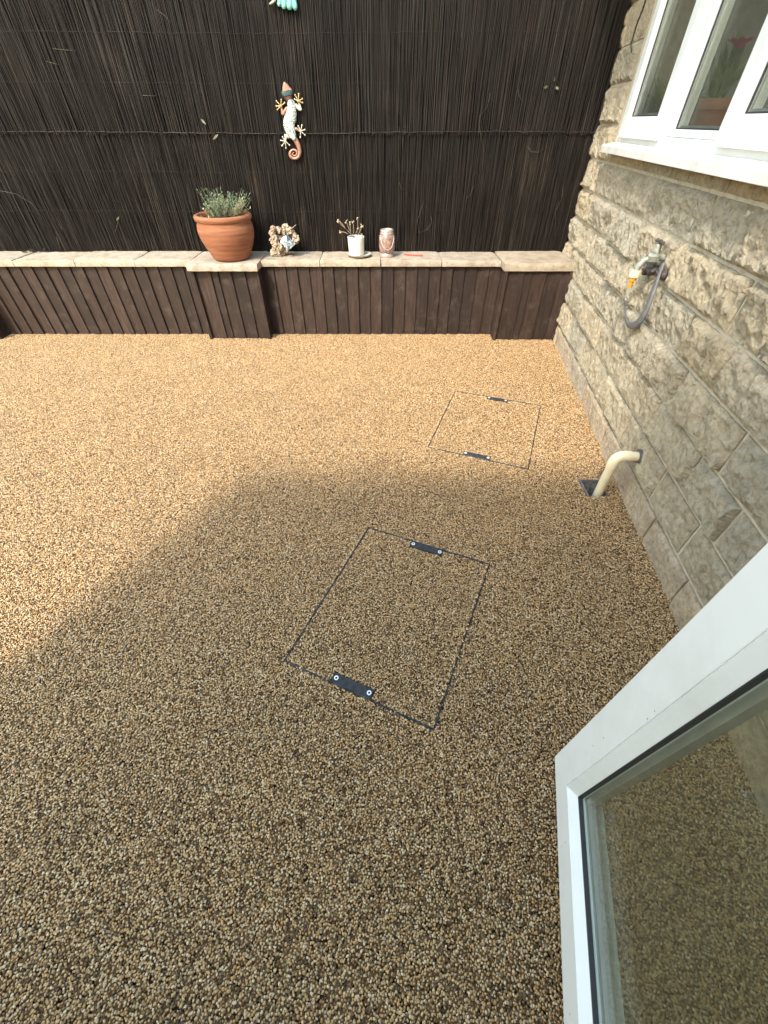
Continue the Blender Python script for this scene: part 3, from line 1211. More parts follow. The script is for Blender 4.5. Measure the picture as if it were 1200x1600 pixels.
def indoor_plant(s, off, kind, label):
    t = thing('indoor_plant', label, 'houseplant', 'houseplants on the inside window board')
    base = W(s, 1.150, off)
    m = MB()
    r = 0.085 if kind == 'big' else 0.06
    h = 0.17 if kind == 'big' else 0.10
    m.lathe([(r * .7, 0), (r * .92, h * .75), (r * .98, h * .78), (r * 1.05, h * .8), (r * 1.05, h), (r * .95, h), (r * .9, h * .85), (0, h * .85)], 28, base)
    m.build('pot', M['terracotta'], t, smooth=True, angle=40)
    m = MB()
    rr = random.Random(int(s * 100))
    for k in range(26 if kind == 'big' else 34):
        a = rr.uniform(0, 6.28)
        rad = rr.uniform(.02, .12)
        z = h + rr.uniform(0, .16)
        p = base + Vector((math.cos(a) * r * .3, math.sin(a) * r * .3, h * .9 + rr.uniform(0, .08)))
        q = base + Vector((math.cos(a) * rad, math.sin(a) * rad, z + .04))
        leaf_blade(m, p, q, rr.uniform(.02, .045), .25)
    m.build('foliage', M['houseleaf'], t, smooth=True)
    if kind == 'big':
        m = MB()
        m.tube([base + Vector((0, 0, h * .8)), base + Vector((.0, -.01, h + .08)), base - WD * .03 + Vector((0, 0, h + .145))], .003, 6)
        m.build('flower_stem', M['leaf'], t)
        m = MB()
        c = base - WD * .03 + Vector((0, 0, h + .15))
        for k in range(9):
            a = k * .7
            leaf_blade(m, c + Vector((0, 0, -.01)), c + Vector((math.cos(a) * .035, math.sin(a) * .035, .035)), .035, .5)
        m.build('flower', M['pink'], t, smooth=True)
    return t


indoor_plant(2.55, -0.18, 'big', 'terracotta potted houseplant with a pink flower behind the middle pane')
indoor_plant(3.08, -0.15, 'small', 'dim leafy green houseplant behind the far window light')
indoor_plant(2.88, -0.17, 'small', 'small leafy houseplant left of the pink flowering one behind the glass')
indoor_plant(1.95, -0.17, 'small', 'leafy houseplant behind the near right window light')

# ------------------------------------------------------------------ low boarded wall with coping
low = thing('boarded_low_wall', 'low dark brown boarded wall with cream coping and two piers', 'low wall')
mb = MB()
mb.box((-4.6, Y_BOARD + 0.03, -0.05), (wall_x(3.5) + .03, Y_FENCE + 0.08, Z_CAP0 - .001))
mb.build('core', M['dark_back'], low)
PIERS = [(-1.384, -0.905, Y_PIER + .005), (0.866, 1.347, Y_PIER - .02), (-3.54, -3.05, Y_PIER)]
for a, b, y in PIERS:
    mb = MB()
    mb.box((a + .018, y + .022, -0.05), (b - .018, Y_BOARD + .029, Z_CAP0 - .001))
    mb.build('pier_core', M['dark_back'], low)

board_cache = {}


def board(x0, w, y_front, z0, z1, seed, side=0):
    """feather edge board: thick along its right edge, thin along the left where the neighbour laps it"""
    rr = random.Random(seed)
    lap = 0.018
    m = MB()
    lean = rr.uniform(-.003, .003)
    t_thin, t_thick = 0.005, 0.016
    zt = z1
    zb = z0 + rr.uniform(0, .006)
    yo = rr.uniform(-.0015, .0015)
    sec = [(x0 - lap, y_front + .012 + yo), (x0 - lap, y_front + .012 - t_thin + yo), (x0 + w, y_front + .008 - t_thick + yo), (x0 + w, y_front + .012 + yo)]
    vs = []
    K = 6
    bow = rr.uniform(-.0015, .0015)
    for k in range(K + 1):
        v = k / K
        for i, (x, y) in enumerate(sec):
            vs.append((x + lean * v + math.sin(v * 3.1) * bow, y + math.sin(v * 3.14) * bow * .6, zb + (zt - zb) * v))
    fs = [(3, 2, 1, 0), tuple(K * 4 + i for i in range(4))]
    for k in range(K):
        for i in range(4):
            j = (i + 1) % 4
            fs.append((k * 4 + i, k * 4 + j, k * 4 + 4 + j, k * 4 + 4 + i))
    m.add(vs, fs)
    return m.build('board', M['wood'], low, bevel=0.0012, seg=1)


sd = 500
for x_from, x_to in ((-3.049, -1.385), (-0.904, 0.864), (-4.5, -3.54)):
    n = round((x_to - x_from) / 0.0905)
    w = (x_to - x_from) / n
    for k in range(n):
        sd += 1
        ww = w + (random.Random(sd).uniform(-.004, .004))
        board(x_from + k * w, w, Y_BOARD, -0.01, Z_CAP0 - .002, sd)
for a, b, y in PIERS:
    # boards across the pier front
    ws = [0.118, 0.055, 0.098, 0.098]
    x = a + 0.012
    tot = (b - a) - 0.024
    ws.append(tot - sum(ws))
    if a > 0:
        ws = [0.135, 0.05, 0.105, 0.098]
        ws.append(tot - sum(ws))
    for w in ws:
        sd += 1
        board(x, w, y, -0.01, Z_CAP0 - .004, sd)
        x += w
    # side boards
    for xs, sg in ((a, 1), (b, -1)):
        m = MB()
        m.box((min(xs, xs + sg * .012), y - .004, -.01), (max(xs, xs + sg * .012), Y_BOARD + .004, Z_CAP0 - .003))
        m.build('side_board', M['wood'], low, bevel=0.001, seg=1)
        m = MB()
        m.box((min(xs - sg * .003, xs + sg * .018), y - .020, -.01), (max(xs - sg * .003, xs + sg * .018), y - .005, Z_CAP0 - .005))
        m.build('corner_strip', M['wood'], low, bevel=0.0015, seg=1)


def coping(x0, x1, y0, y1, z0, z1, seed):
    rr = random.Random(seed)
    g2 = 0.0022
    nx, ny = max(4, int((x1 - x0) / .02)), max(4, int((y1 - y0) / .02))
    vs, fs = [], []
    dz = rr.uniform(-.003, .003)
    ofs = Vector((rr.uniform(0, 99), 0, 0))
    skew = rr.uniform(-.006, .006)
    rows = []
    prof = [(0, 0.0), (0, .35), (0, .75), (.006, 1.0)]
    for j, (dy, v) in enumerate(prof):
        rows.append([(y0 + dy, z0 + (z1 - z0) * v)])
    ys = [(y0 + dy, z0 + (z1 - z0) * v) for dy, v in prof] + [(y0 + .02 + (y1 - y0 - .02) * k / ny, z1) for k in range(ny + 1)]
    for (y, z) in ys:
        for i in range(nx + 1):
            u = i / nx
            x = x0 + g2 + (x1 - x0 - 2 * g2) * u
            q = Vector((x, y, z)) * 1.0
            n_ = noise.fractal(q * 22 + ofs, 1, 2, 3)
            e = 0.0
            if i in (0, nx):
                e = -.004 if z > z0 + .02 else 0
            vs.append((x + noise.noise(q * 16 + ofs) * .003 + skew * (y - y0) * 3, y + (n_ * .0045 if y < y0 + .01 else 0) + noise.noise(q * 7) * .002, z + dz * (z > z0 + .01) + (n_ * .0022 + e if z > z0 + .01 else 0)))
    m_ = nx + 1
    for j in range(len(ys) - 1):
        for i in range(nx):
            k = j * m_ + i
            fs.append((k, k + 1, k + m_ + 1, k + m_))
    # ends and underside
    b = len(vs)
    last = (len(ys) - 1) * m_
    vs += [(vs[last][0], y1, z0), (vs[last + nx][0], y1, z0)]
    fs.append(tuple([j * m_ for j in range(len(ys))] + [b]))
    fs.append(tuple([b + 1] + [j * m_ + nx for j in range(len(ys) - 1, -1, -1)]))
    fs.append((0, b, b + 1, nx) if nx == 1 else tuple([b, b + 1] + list(range(nx, -1, -1))))
    fs.append(tuple([last + i for i in range(nx + 1)] + [b + 1, b]))
    m = MB()
    m.add(vs, fs)
    return m.build('coping_stone', M['coping'], low, smooth=True, angle=45)


capx = [-3.036, -2.691, -2.244, -1.806, -1.400]
YC0, YC1 = Y_BOARD - .03, Y_FENCE + .01
for i, (a, b) in enumerate(zip(capx[:-1], capx[1:])):
    coping(a, b, YC0, YC1, Z_CAP0, Z_CAP1, 20 + i)
capx = [-0.892, -0.466, -0.023, 0.419, 0.848]
for i, (a, b) in enumerate(zip(capx[:-1], capx[1:])):
    coping(a, b, YC0, YC1, Z_CAP0, Z_CAP1, 40 + i)
for i, (a, b) in enumerate(zip([-4.5, -4.18, -3.86], [-4.18, -3.86, -3.562])):
    coping(a, b, YC0, YC1, Z_CAP0, Z_CAP1, 60 + i)
for i, (a, b) in enumerate(((-1.398, -0.894), (0.850, 1.362), (-3.56, -3.038))):
    coping(a, b, Y_PIER - .045, YC1, Z_CAP0 - .004, Z_CAP1 + .003, 80 + i)

# ------------------------------------------------------------------ reed screen fence
fence = thing('reed_fence', 'tall dark brown reed screening fence behind the low wall', 'fence')
FX0, FX1, FZ0, FZ1 = -4.5, wall_x(Y_FENCE) - .015, Z_CAP1 - .005, 2.15
mb = MB()
mb.box((FX0, Y_FENCE + .035, FZ0 - .1), (FX1 + .03, Y_FENCE + .06, FZ1 - .02))
mb.build('backing_panel', M['dark_back'], fence)


def reeds(x0, x1, z0, z1, pitch, y, seed, rmin, rmax, segs=9):
    rr = random.Random(seed)
    m = MB()
    x = x0
    while x < x1:
        r = rr.uniform(rmin, rmax)
        x += pitch * rr.uniform(.55, 1.5)
        if rr.random() < .035:
            x += pitch * rr.uniform(.5, 1.6)
        v = rr.random()
        k = rr.uniform(.55, 1.05)
        if v < .62:
            col = (.0165 * k, .0120 * k, .0095 * k)
        elif v < .80:
            col = (.0195 * k, .0115 * k, .0098 * k)
        elif v < .94:
            col = (.0245 * k, .0215 * k, .0190 * k)
        else:
            col = (.040 * k, .031 * k, .0225 * k)
        m.cur = col
        ph, am = rr.uniform(0, 6.3), rr.uniform(.0005, .004)
        lean = rr.gauss(0, .007)
        yy = y + rr.uniform(-.006, .006)
        za, zb = z0 + rr.uniform(-.004, .012), z1 + rr.uniform(-.03, .01)
        if rr.random() < .05:
            za += rr.uniform(.05, .5)
        pts, rad = [], []
        for i in range(segs + 1):
            u = i / segs
            z = za + (zb - za) * u
            pts.append((x + lean * (u - .5) * (zb - za) + am * math.sin(ph + u * 7), yy + .003 * math.sin(ph * 2 + u * 9) - .004 * math.sin(u * math.pi), z))
            rad.append(r * (1 - .35 * u))
        m.tube(pts, rad, 5, caps=False)
    return m


o = reeds(FX0, FX1, FZ0, 1.22, .0046, Y_FENCE + .012, 3, .0017, .0034).build('reed_layer', M['reed'], fence, smooth=True, fix=False, col=True)
o['kind'] = 'stuff'
o = reeds(FX0, FX1, FZ0, 1.22, .0070, Y_FENCE + .022, 4, .0025, .0042).build('reed_layer', M['reed'], fence, smooth=True, fix=False, col=True)
o['kind'] = 'stuff'
o = reeds(FX0, FX1, 1.185, FZ1, .0046, Y_FENCE + .004, 5, .0017, .0034).build('reed_layer', M['reed'], fence, smooth=True, fix=False, col=True)
o['kind'] = 'stuff'
o = reeds(FX0, FX1, 1.185, FZ1, .0070, Y_FENCE + .016, 6, .0025, .0042).build('reed_layer', M['reed'], fence, smooth=True, fix=False, col=True)
o['kind'] = 'stuff'
# binding rods, woven over the reeds
for z, yy, r in ((1.197, .0015, .0024), (0.78, .004, .0009), (1.62, -.004, .0009), (1.42, -.004, .0007), (1.00, .004, .0007)):
    m = MB()
    m.cur = (.030, .022, .017) if r > .002 else (.022, .019, .016)
    pts = []
    x = FX0
    rr = random.Random(int(z * 1000))
    while x < FX1:
        pts.append((x, Y_FENCE + yy + rr.uniform(-.0015, .0015), z + rr.uniform(-.0025, .0025) + .004 * math.sin(x * 2.1)))
        x += .04
    pts.append((FX1, Y_FENCE + yy, z))
    m.tube(pts, r, 5)
    m.build('binding_rod' if r > .002 else 'binding_wire', M['reed'], fence, smooth=True, fix=False, col=True)


def fpt(px, py, dy=0.0):
    """a point of the fence plane given where the sight line of the survey photo met it"""
    f, P = 630.0, R(44.105)
    u, v = px - 600, py - 800
    d = Vector((u, f * math.cos(P) - v * math.sin(P), -(f * math.sin(P) + v * math.cos(P))))
    k = (Y_FENCE + dy) / d.y
    return Vector((0, 0, CAM_H)) + d * k


# stray tendrils and little leaves caught in the reeds
tend = [[(809, 140), (811, 150), (820, 163)], [(750, 180), (748, 195), (752, 215), (757, 237)], [(766, 145), (762, 165), (750, 182)],
        [(823, 228), (830, 237), (840, 238), (848, 233)], [(662, 315), (652, 345), (655, 364), (668, 358), (675, 347), (673, 338)],
        [(740, 290), (735, 305), (728, 310)], [(880, 290), (878, 310), (868, 330), (868, 370)], [(82, 76), (100, 78), (118, 79)],
        [(245, 15), (258, 25), (269, 38)], [(222, 149), (244, 150)], [(0, 298), (25, 303), (50, 318), (70, 345)], [(88, 370), (93, 384), (97, 392)],
        [(624, 285), (626, 294), (631, 296)], [(606, 150), (608, 143)], [(720, 52), (723, 60)], [(72, 96), (92, 101)], [(180, 362), (185, 345)]]
for k, pl in enumerate(tend):
    m = MB()
    m.cur = (1, 1, 1)
    m.tube([fpt(x, y, -.004 - .004 * (i % 2)) for i, (x, y) in enumerate(pl)], .0010, 5)
    m.build('tendril', M['tendril'], fence, smooth=True, fix=False)
for k, (x, y, dx, dy_) in enumerate([(314, 186, 7, 8), (333, 218, 7, -8), (857, 135, -7, 2), (865, 128, 2, -7), (868, 136, 5, 3), (182, 345, 3, -6)]):
    m = MB()
    a = fpt(x, y, -.008)
    b = fpt(x + dx, y + dy_, -.022)
    leaf_blade(m, a, b, .013, .2, up=(0, -1, 0))
    m.build('caught_leaf', M['leaf_pale'] if k in (0, 1) else M['leaf'], fence, smooth=True)

# ------------------------------------------------------------------ gecko plaque
gk = thing('gecko_ornament', 'metal gecko wall ornament with white mosaic body and curled copper tail', 'ornament')


def gp(cx, cy, depth):
    """crop coordinates of the gecko to a point on the fence face"""
    return fpt(410 + cx / 10.67, 110 + cy / 10.67, -0.012) + Vector((0, -depth, 0))


def ribbon_outline(pts):
    L, Rr = [], []
    for i, (x, y, w) in enumerate(pts):
        x0, y0, _ = pts[max(0, i - 1)]
        x1, y1, _ = pts[min(len(pts) - 1, i + 1)]
        d = math.hypot(x1 - x0, y1 - y0)
        nx, ny = -(y1 - y0) / d, (x1 - x0) / d
        L.append((x + nx * w / 2, y + ny * w / 2))
        Rr.append((x - nx * w / 2, y - ny * w / 2))
    return L, Rr


def relief(name, pts, mat, parent, thick, dome, z0=0.0):
    """a domed strip of sheet metal following a centre line with widths"""
    L, Rr = ribbon_outline(pts)
    prof = [(-1, 0.0), (-1, .35), (-.72, .75), (-.3, .97), (0, 1.0), (.3, .97), (.72, .75), (1, .35), (1, 0.0)]
    vs, fs = [], []
    n = len(prof)
    for i in range(len(pts)):
        for (t, h) in prof:
            a, b = (1 + t) / 2, (1 - t) / 2
            x, y = L[i][0] * a + Rr[i][0] * b, L[i][1] * a + Rr[i][1] * b
            k = dome * min(1.0, pts[i][2] / 60.0)
            vs.append(gp(x, y, z0 + (thick + k) * h))
    for i in range(len(pts) - 1):
        for j in range(n - 1):
            fs.append((i * n + j, i * n + j + 1, (i + 1) * n + j + 1, (i + 1) * n + j))
        fs.append((i * n, (i + 1) * n, (i + 1) * n + n - 1, i * n + n - 1))
    fs.append(tuple(range(n)))
    e = (len(pts) - 1) * n
    fs.append(tuple(range(e, e + n)))
    m = MB()
    m.add(vs, fs)
    return m.build(name, mat, parent, smooth=True, angle=60)


def resample(pts, k=5):
    out = []
    P = [pts[0]] + list(pts) + [pts[-1]]
    for i in range(1, len(P) - 2):
        for s in range(k):
            t = s / k
            q = []
            for c in range(len(pts[0])):
                p0, p1, p2, p3 = P[i - 1][c], P[i][c], P[i + 1][c], P[i + 2][c]
                q.append(.5 * (2 * p1 + (p2 - p0) * t + (2 * p0 - 5 * p1 + 4 * p2 - p3) * t * t + (3 * p1 - p0 - 3 * p2 + p3) * t ** 3))
            out.append(tuple(q))
    out.append(tuple(pts[-1]))
    return out


relief('body', resample([(472, 492, 60), (478, 530, 115), (490, 620, 140), (485, 720, 175), (462, 820, 205), (448, 910, 185), (470, 1010, 160), (508, 1090, 120), (540, 1150, 60)]), M['mosaic'], gk, .004, .016, .002)
hd = relief('head', resample([(368, 192, 26), (380, 240, 80), (398, 300, 130), (415, 350, 172)]), M['copper'], gk, .004, .010, .001)
relief('eye_band', resample([(408, 338, 176), (416, 378, 195), (424, 418, 182)]), M['teal_band'], gk, .005, .012, .001)
relief('neck', resample([(422, 410, 176), (436, 460, 140), (458, 510, 90)]), M['bronze'], gk, .004, .008, .001)
sp = [(540, 1140, 80), (580, 1210, 76), (612, 1290, 66), (622, 1360, 60)]
for k in range(1, 30):
    a = 0.05 + k * .38
    r = 92 - k * 2.75
    sp.append((530 + math.cos(a) * r, 1385 + math.sin(a) * r * 1.05, max(14, 58 - k * 1.5)))
relief('tail', resample(sp, 3), M['copper'], gk, .004, .006, .0)
legs = [([(420, 620, 60), (375, 680, 62), (340, 735, 44), (330, 680, 40), (322, 620, 34)], 'copper', (310, 595), 'gold', [(240, 515), (318, 490), (375, 540), (236, 597), (255, 655)]),
        ([(545, 560, 50), (590, 620, 58), (640, 660, 44), (625, 600, 38), (610, 540, 32)], 'silver', (603, 515), 'gold', [(548, 412), (608, 395), (668, 475), (672, 540), (540, 480)]),
        ([(530, 985, 50), (560, 975, 60), (590, 990, 50), (620, 1010, 34)], 'copper', (640, 1010), 'silver', [(602, 930), (662, 915), (708, 990), (712, 1078), (635, 1115)]),
        ([(455, 1110, 60), (410, 1100, 56), (385, 1075, 50), (392, 1120, 40), (385, 1160, 34)], 'silver', (385, 1180), 'silver', [(340, 1110), (312, 1168), (332, 1255), (396, 1295), (455, 1245)])]
for (ln, lm, fc, fm, toes) in legs:
    lg = relief('leg', resample(ln, 3), M[lm], gk, .003, .005, .0)
    m = MB()
    c = gp(fc[0], fc[1], .006)
    for (tx, ty) in toes:
        e = gp(tx, ty, .006)
        m.tube([c, c.lerp(e, .5), e], [.0042, .0028, .0026], 7)
        for_r = .0052
        m.lathe([(0, -for_r), (for_r * .7, -for_r * .7), (for_r, 0), (for_r * .7, for_r * .7), (0, for_r)], 8, e)
    m.lathe([(0, -.009), (.006, -.006), (.009, 0), (.006, .006), (0, .009)], 10, c)
    m.build('foot', M[fm], lg, smooth=True)

# turquoise ornament hanging above
tq = thing('turquoise_ornament', 'turquoise scalloped hanging wall ornament cut off by the top of the picture', 'ornament')


def tp(cx, cy, depth):
    return fpt(400 + cx / 12.0, cy / 12.0, -0.012) + Vector((0, -depth, 0))


m = MB()
for k, (bx, by, tx, w) in enumerate([(445, 130, 470, 70), (535, 178, 520, 80), (640, 195, 590, 95), (745, 205, 660, 70)]):
    pr = []
    n = 10
    for i in range(n + 1):
        u = i / n
        x, y = tx + (bx - tx) * u, -420 + (by + 420) * u
        wd = (28 + w * u) if u < .93 else w * .6
        for (t, h) in ((-1, 0), (-.6, .7), (0, 1), (.6, .7), (1, 0)):
            wob = 1 + .12 * math.sin(u * 40 + k)
            pr.append(tp(x + t * wd * .62, y, .006 + .012 * h * wob + (.002 * (k % 2))))
    fs = []
    for i in range(n):
        for j in range(4):
            fs.append((i * 5 + j, i * 5 + j + 1, i * 5 + 6 + j, i * 5 + 5 + j))
        fs.append((i * 5, i * 5 + 5, i * 5 + 9, i * 5 + 4))
    fs += [(0, 1, 2, 3, 4), tuple(n * 5 + j for j in range(5))]
    m.add(pr, fs)
m.build('tail_fin', M['turq'], tq, smooth=True)
m = MB()
m.tube([tp(380, -60, .008), tp(355, 10, .010), tp(310, 55, .010), tp(255, 85, .009)], [.007, .007, .006, .003], 8)
m.build('foot', M['silver'], tq, smooth=True)
m = MB()
c0 = tp(560, -640, .004)
m.lathe([(0, -.085), (.04, -.07), (.055, -.02), (.05, .03), (.03, .07), (0, .085)], 16, c0 + Vector((0, -.0, 0)))
for i in range(len(m.v)):
    x, y, z = m.v[i]
    m.v[i] = (x, c0.y + (y - c0.y) * .3 - .006, z)
m.build('body', M['turq'], tq, smooth=True)

# ------------------------------------------------------------------ terracotta pot with lavender
pot = thing('potted_lavender', 'large round terracotta pot of grey green lavender on the coping', 'potted plant')
PC = Vector((-1.105, 3.40, Z_CAP1 + .0055))
prof = [(.0, 0), (.135, 0), (.150, .012), (.162, .04), (.185, .085), (.203, .130), (.212, .170), (.211, .200), (.205, .222), (.200, .236), (.206, .241), (.214, .250), (.216, .262), (.212, .272), (.204, .277), (.192, .277), (.187, .270), (.185, .25), (.185, .235)]
mb = MB()
prof = [(a * .89, b * .94) for a, b in prof]
mb.lathe(prof, 64, PC, wob=.004)
mb.build('pot', M['terracotta'], pot, smooth=True, angle=75)
mb = MB()
mb.lathe([(.166, .222), (.13, .229), (.07, .235), (0, .237)], 40, PC)
mb.build('soil', M['soil'], pot, smooth=True)
rr = random.Random(21)
green, dry = MB(), MB()
for k in range(120):
    a = rr.uniform(0, 6.28)
    r0 = .125 * math.sqrt(rr.random())
    bx, by = .02 + math.cos(a) * r0 * .8, math.sin(a) * r0 * .7
    is_dry = (rr.random() < .22) or (bx > .08 and rr.random() < .55)
    h = rr.uniform(.07, .165) * (1.15 - abs(bx - .0) * 2.2) * (.75 if is_dry else 1)
    b = PC + Vector((bx, by, .230))
    tip = b + Vector((bx * .7 + rr.uniform(-.04, .04), by * .5 + rr.uniform(-.05, .02), h))
    m = dry if is_dry else green
    mid = b.lerp(tip, .5) + Vector((rr.uniform(-.01, .01), rr.uniform(-.01, .01), .008))
    m.tube([b, mid, tip], [.0016, .0013, .0008], 4, caps=False)
    nl = 16
    for i in range(nl):
        u = .12 + .88 * i / nl
        p = b.lerp(mid, u * 2) if u < .5 else mid.lerp(tip, u * 2 - 1)
        an = i * 2.4 + k
        ll = rr.uniform(.016, .032) * (1.1 - .5 * u)
        q = p + Vector((math.cos(an) * ll * .7, math.sin(an) * ll * .7, ll * rr.uniform(.35, .9)))
        leaf_blade(m, p, q, rr.uniform(.0035, .006), .15)
for k in range(60):
    a = rr.uniform(2.2, 4.4)
    r0 = rr.uniform(.07, .158)
    b = PC + Vector((math.cos(a) * r0, math.sin(a) * r0 * .9, .229))
    q = b + Vector((rr.uniform(-.05, .05), rr.uniform(-.04, .04), rr.uniform(.005, .035)))
    leaf_blade(dry if rr.random() < .6 else green, b, q, .006, .3)
green.build('foliage', M['lav'], pot, smooth=True, fix=False)
dry.build('dry_foliage', M['lav_dry'], pot, smooth=True, fix=False)

# ------------------------------------------------------------------ gnarled rock with a mirror crystal
rk = thing('gnarled_rock_ornament', 'lumpy brown rock ornament holding a shiny silvery crystal on the coping', 'ornament')


def opx(cx, cy, dy):
    """crop coordinates of the rock to a point standing at depth dy"""
    f, P = 630.0, R(44.105)
    u, v = 410 + cx / 17.14 - 600, 340 + cy / 17.14 - 800
    d = Vector((u, f * math.cos(P) - v * math.sin(P), -(f * math.sin(P) + v * math.cos(P))))
    return Vector((0, 0, CAM_H)) + d * (dy / d.y)


lumps = [(290, 290, 75, 0), (270, 420, 95, .02), (430, 330, 80, .03), (620, 270, 100, .0), (720, 350, 95, .0), (820, 440, 90, .02), (900, 560, 100, .0), (900, 640, 70, .02),
         (300, 560, 110, .0), (340, 680, 110, -.01), (460, 540, 80, .04), (470, 800, 100, -.01), (350, 830, 90, .0), (300, 950, 100, -.01), (430, 950, 90, .0), (540, 930, 80, .02), (600, 560, 110, .06), (700, 700, 120, .06), (640, 860, 90, .03), (600, 400, 80, .04)]
mb = MB()
ico = bmesh.new()
bmesh.ops.create_icosphere(ico, subdivisions=3, radius=1)
IV = [v.co.copy() for v in ico.verts]
IF = [tuple(v.index for v in f.verts) for f in ico.faces]
ico.free()
for k, (cx, cy, r, dy) in enumerate(lumps):
    c = opx(cx, cy, 3.47 + dy)
    r = r / 17.14 * 0.0047
    ofs = Vector((k * 7.1, 3, 1))
    vs = []
    for v in IV:
        n_ = noise.fractal(v * 1.7 + ofs, 1, 2, 4)
        n2_ = abs(noise.noise(v * 3.2 + ofs * 2))
        rg_ = noise.ridged_multi_fractal(v * 1.6 + ofs, .8, 2.2, 4, .9, 2.0)
        p = c + v * r * (.75 + .5 * n_ - .5 * n2_ + .28 * rg_)
        p.z = max(p.z, Z_CAP1 + .001)
        vs.append(p)
    mb.add(vs, IF)
mb.tube([opx(760, 330, 3.47), opx(820, 260, 3.46), opx(900, 195, 3.45)], [.004, .003, .0015], 6)
mb.build('rock', M['rock'], rk)
mb = MB()
fr = [opx(x, y, 3.425) for x, y in ((500, 560), (640, 490), (740, 640), (860, 740), (660, 890), (560, 740), (480, 660))]
bkp = [p + Vector((.004, .05, .004)) for p in fr]
cen = opx(660, 660, 3.405)
n = len(fr)
mb.add(fr + bkp + [cen], [(i, (i + 1) % n, 2 * n) for i in range(n)] + [(i, n + i, n + (i + 1) % n, (i + 1) % n) for i in range(n)] + [tuple(range(n, 2 * n))])
mb.build('crystal', M['crystal'], rk)

# ------------------------------------------------------------------ little white pot on a saucer
wp = thing('small_white_pot', 'small white pot of dried twigs standing on a grey saucer', 'potted plant')
WC = Vector((-0.203, 3.475, Z_CAP1 + .001))
mb = MB()
mb.lathe([(0, 0), (.058, 0), (.076, .006), (.088, .016), (.089, .019), (.085, .019), (.072, .010), (0, .008)], 40, WC + Vector((.020, -.008, 0)))
mb.build('saucer', M['saucer'], wp, smooth=True, angle=50)
mb = MB()
mb.lathe([(0, .010), (.052, .010), (.055, .014), (.060, .113), (.061, .120), (.059, .122), (.054, .120), (.053, .104)], 40, WC)
mb.build('pot', M['white_pot'], wp, smooth=True, angle=50)
mb = MB()
mb.lathe([(.0535, .105), (.03, .108), (0, .109)], 24, WC)
mb.build('soil', M['soil'], wp, smooth=True)
tw, bd = MB(), MB()
for (x, y, ex, ey) in [(400, 325, 240, 165), (340, 290, 265, 265), (385, 320, 320, 165), (395, 320, 388, 165), (430, 320, 435, 130), (440, 300, 470, 200), (400, 325, 440, 230), (460, 330, 470, 285), (330, 250, 245, 150), (370, 315, 355, 180), (440, 300, 480, 215)]:
    def wpx(a, b, dy=3.47):
        f, P = 630.0, R(44.105)
        u, v = 490 + a / 6.316 - 600, 320 + b / 6.316 - 800
        d = Vector((u, f * math.cos(P) - v * math.sin(P), -(f * math.sin(P) + v * math.cos(P))))
        return Vector((0, 0, CAM_H)) + d * (dy / d.y)
    a, b = wpx(x, y), wpx(ex, ey, 3.47 + rr.uniform(-.02, .02))
    md = a.lerp(b, .5) + Vector((rr.uniform(-.005, .005), 0, .004))
    tw.tube([a, md, b], [.0024, .002, .0013], 5)
    for k in range(3):
        c = b + Vector((rr.uniform(-.007, .007), rr.uniform(-.006, .006), rr.uniform(-.012, .006)))
        s = rr.uniform(.003, .0058)
        bd.lathe([(0, -s), (s * .8, -s * .5), (s, 0), (s * .6, s * .8), (0, s * 1.1)], 7, c)
        leaf_blade(bd, c, c + Vector((rr.uniform(-.012, .012), rr.uniform(-.01, .01), rr.uniform(-.008, .012))), .006, .2)
tw.build('twigs', M['twig'], wp, smooth=True)
bd.build('dried_buds', M['bud'], wp, smooth=True)['kind'] = 'stuff'

# ------------------------------------------------------------------ rose jar lantern
jr = thing('jar_lantern', 'rose tinted mottled glass jar lantern with a wire handle on the coping', 'lantern')
JC = Vector((0.021, 3.455, Z_CAP1 + .001))
mb = MB()
mb.lathe([(0, 0), (.046, 0), (.048, .003), (.047, .022), (.044, .026)], 36, JC)
mb.build('base_ring', M['rose_metal'], jr, smooth=True, angle=40)
mb = MB()
mb.lathe([(.044, .026), (.052, .034), (.0575, .06), (.058, .10), (.055, .128), (.047, .140), (.045, .146)], 40, JC)
mb.build('jar', M['rose'], jr, smooth=True)
mb = MB()
mb.lathe([(.045, .146), (.0475, .147), (.0475, .152), (.046, .154), (.0475, .157), (.0475, .163), (.044, .168), (.036, .169), (.034, .163), (0, .162)], 36, JC)
mb.build('lid', M['rose_metal'], jr, smooth=True, angle=40)
mb = MB()
mb.lathe([(.0482, .143), (.0495, .1445), (.0482, .146)], 36, JC)
pts = []
for k in range(17):
    a = math.pi * k / 16
    x = -.049 * math.cos(a)
    pts.append(JC + Vector((x + .006 * math.sin(a), -.022 - .042 * math.sin(a), .146 - .092 * math.sin(a))))
pts[0] = JC + Vector((-.0485, 0, .145))
pts[-1] = JC + Vector((.0485, 0, .145))
mb.tube(pts, .0016, 6)
mb.build('wire_handle', M['wire'], jr, smooth=True)

mb = MB()
mb.tube([(.150, 3.498, Z_CAP1 + .007), (.215, 3.478, Z_CAP1 + .0068), (.286, 3.458, Z_CAP1 + .0065)], [.0045, .0052, .0035], 8)
o = mb.build('red_stick', M['red'], smooth=True)
tag(o, 'thin red plastic stick lying on the coping beside the jar', 'stick')

# weeds at the back of the coping on the left
wd_t = thing('weed_sprig', 'small pale green weed sprig at the foot of the fence, far left', 'weed')
m = MB()
for k in range(16):
    x = -2.76 + .16 * rr.random()
    b = Vector((x, Y_FENCE - .02, Z_CAP1))
    q = b + Vector((rr.uniform(-.03, .03), rr.uniform(-.04, .0), rr.uniform(.015, .045)))
    leaf_blade(m, b, q, rr.uniform(.012, .02), .4)
m.build('leaves', M['leaf_pale'], wd_t, smooth=True)

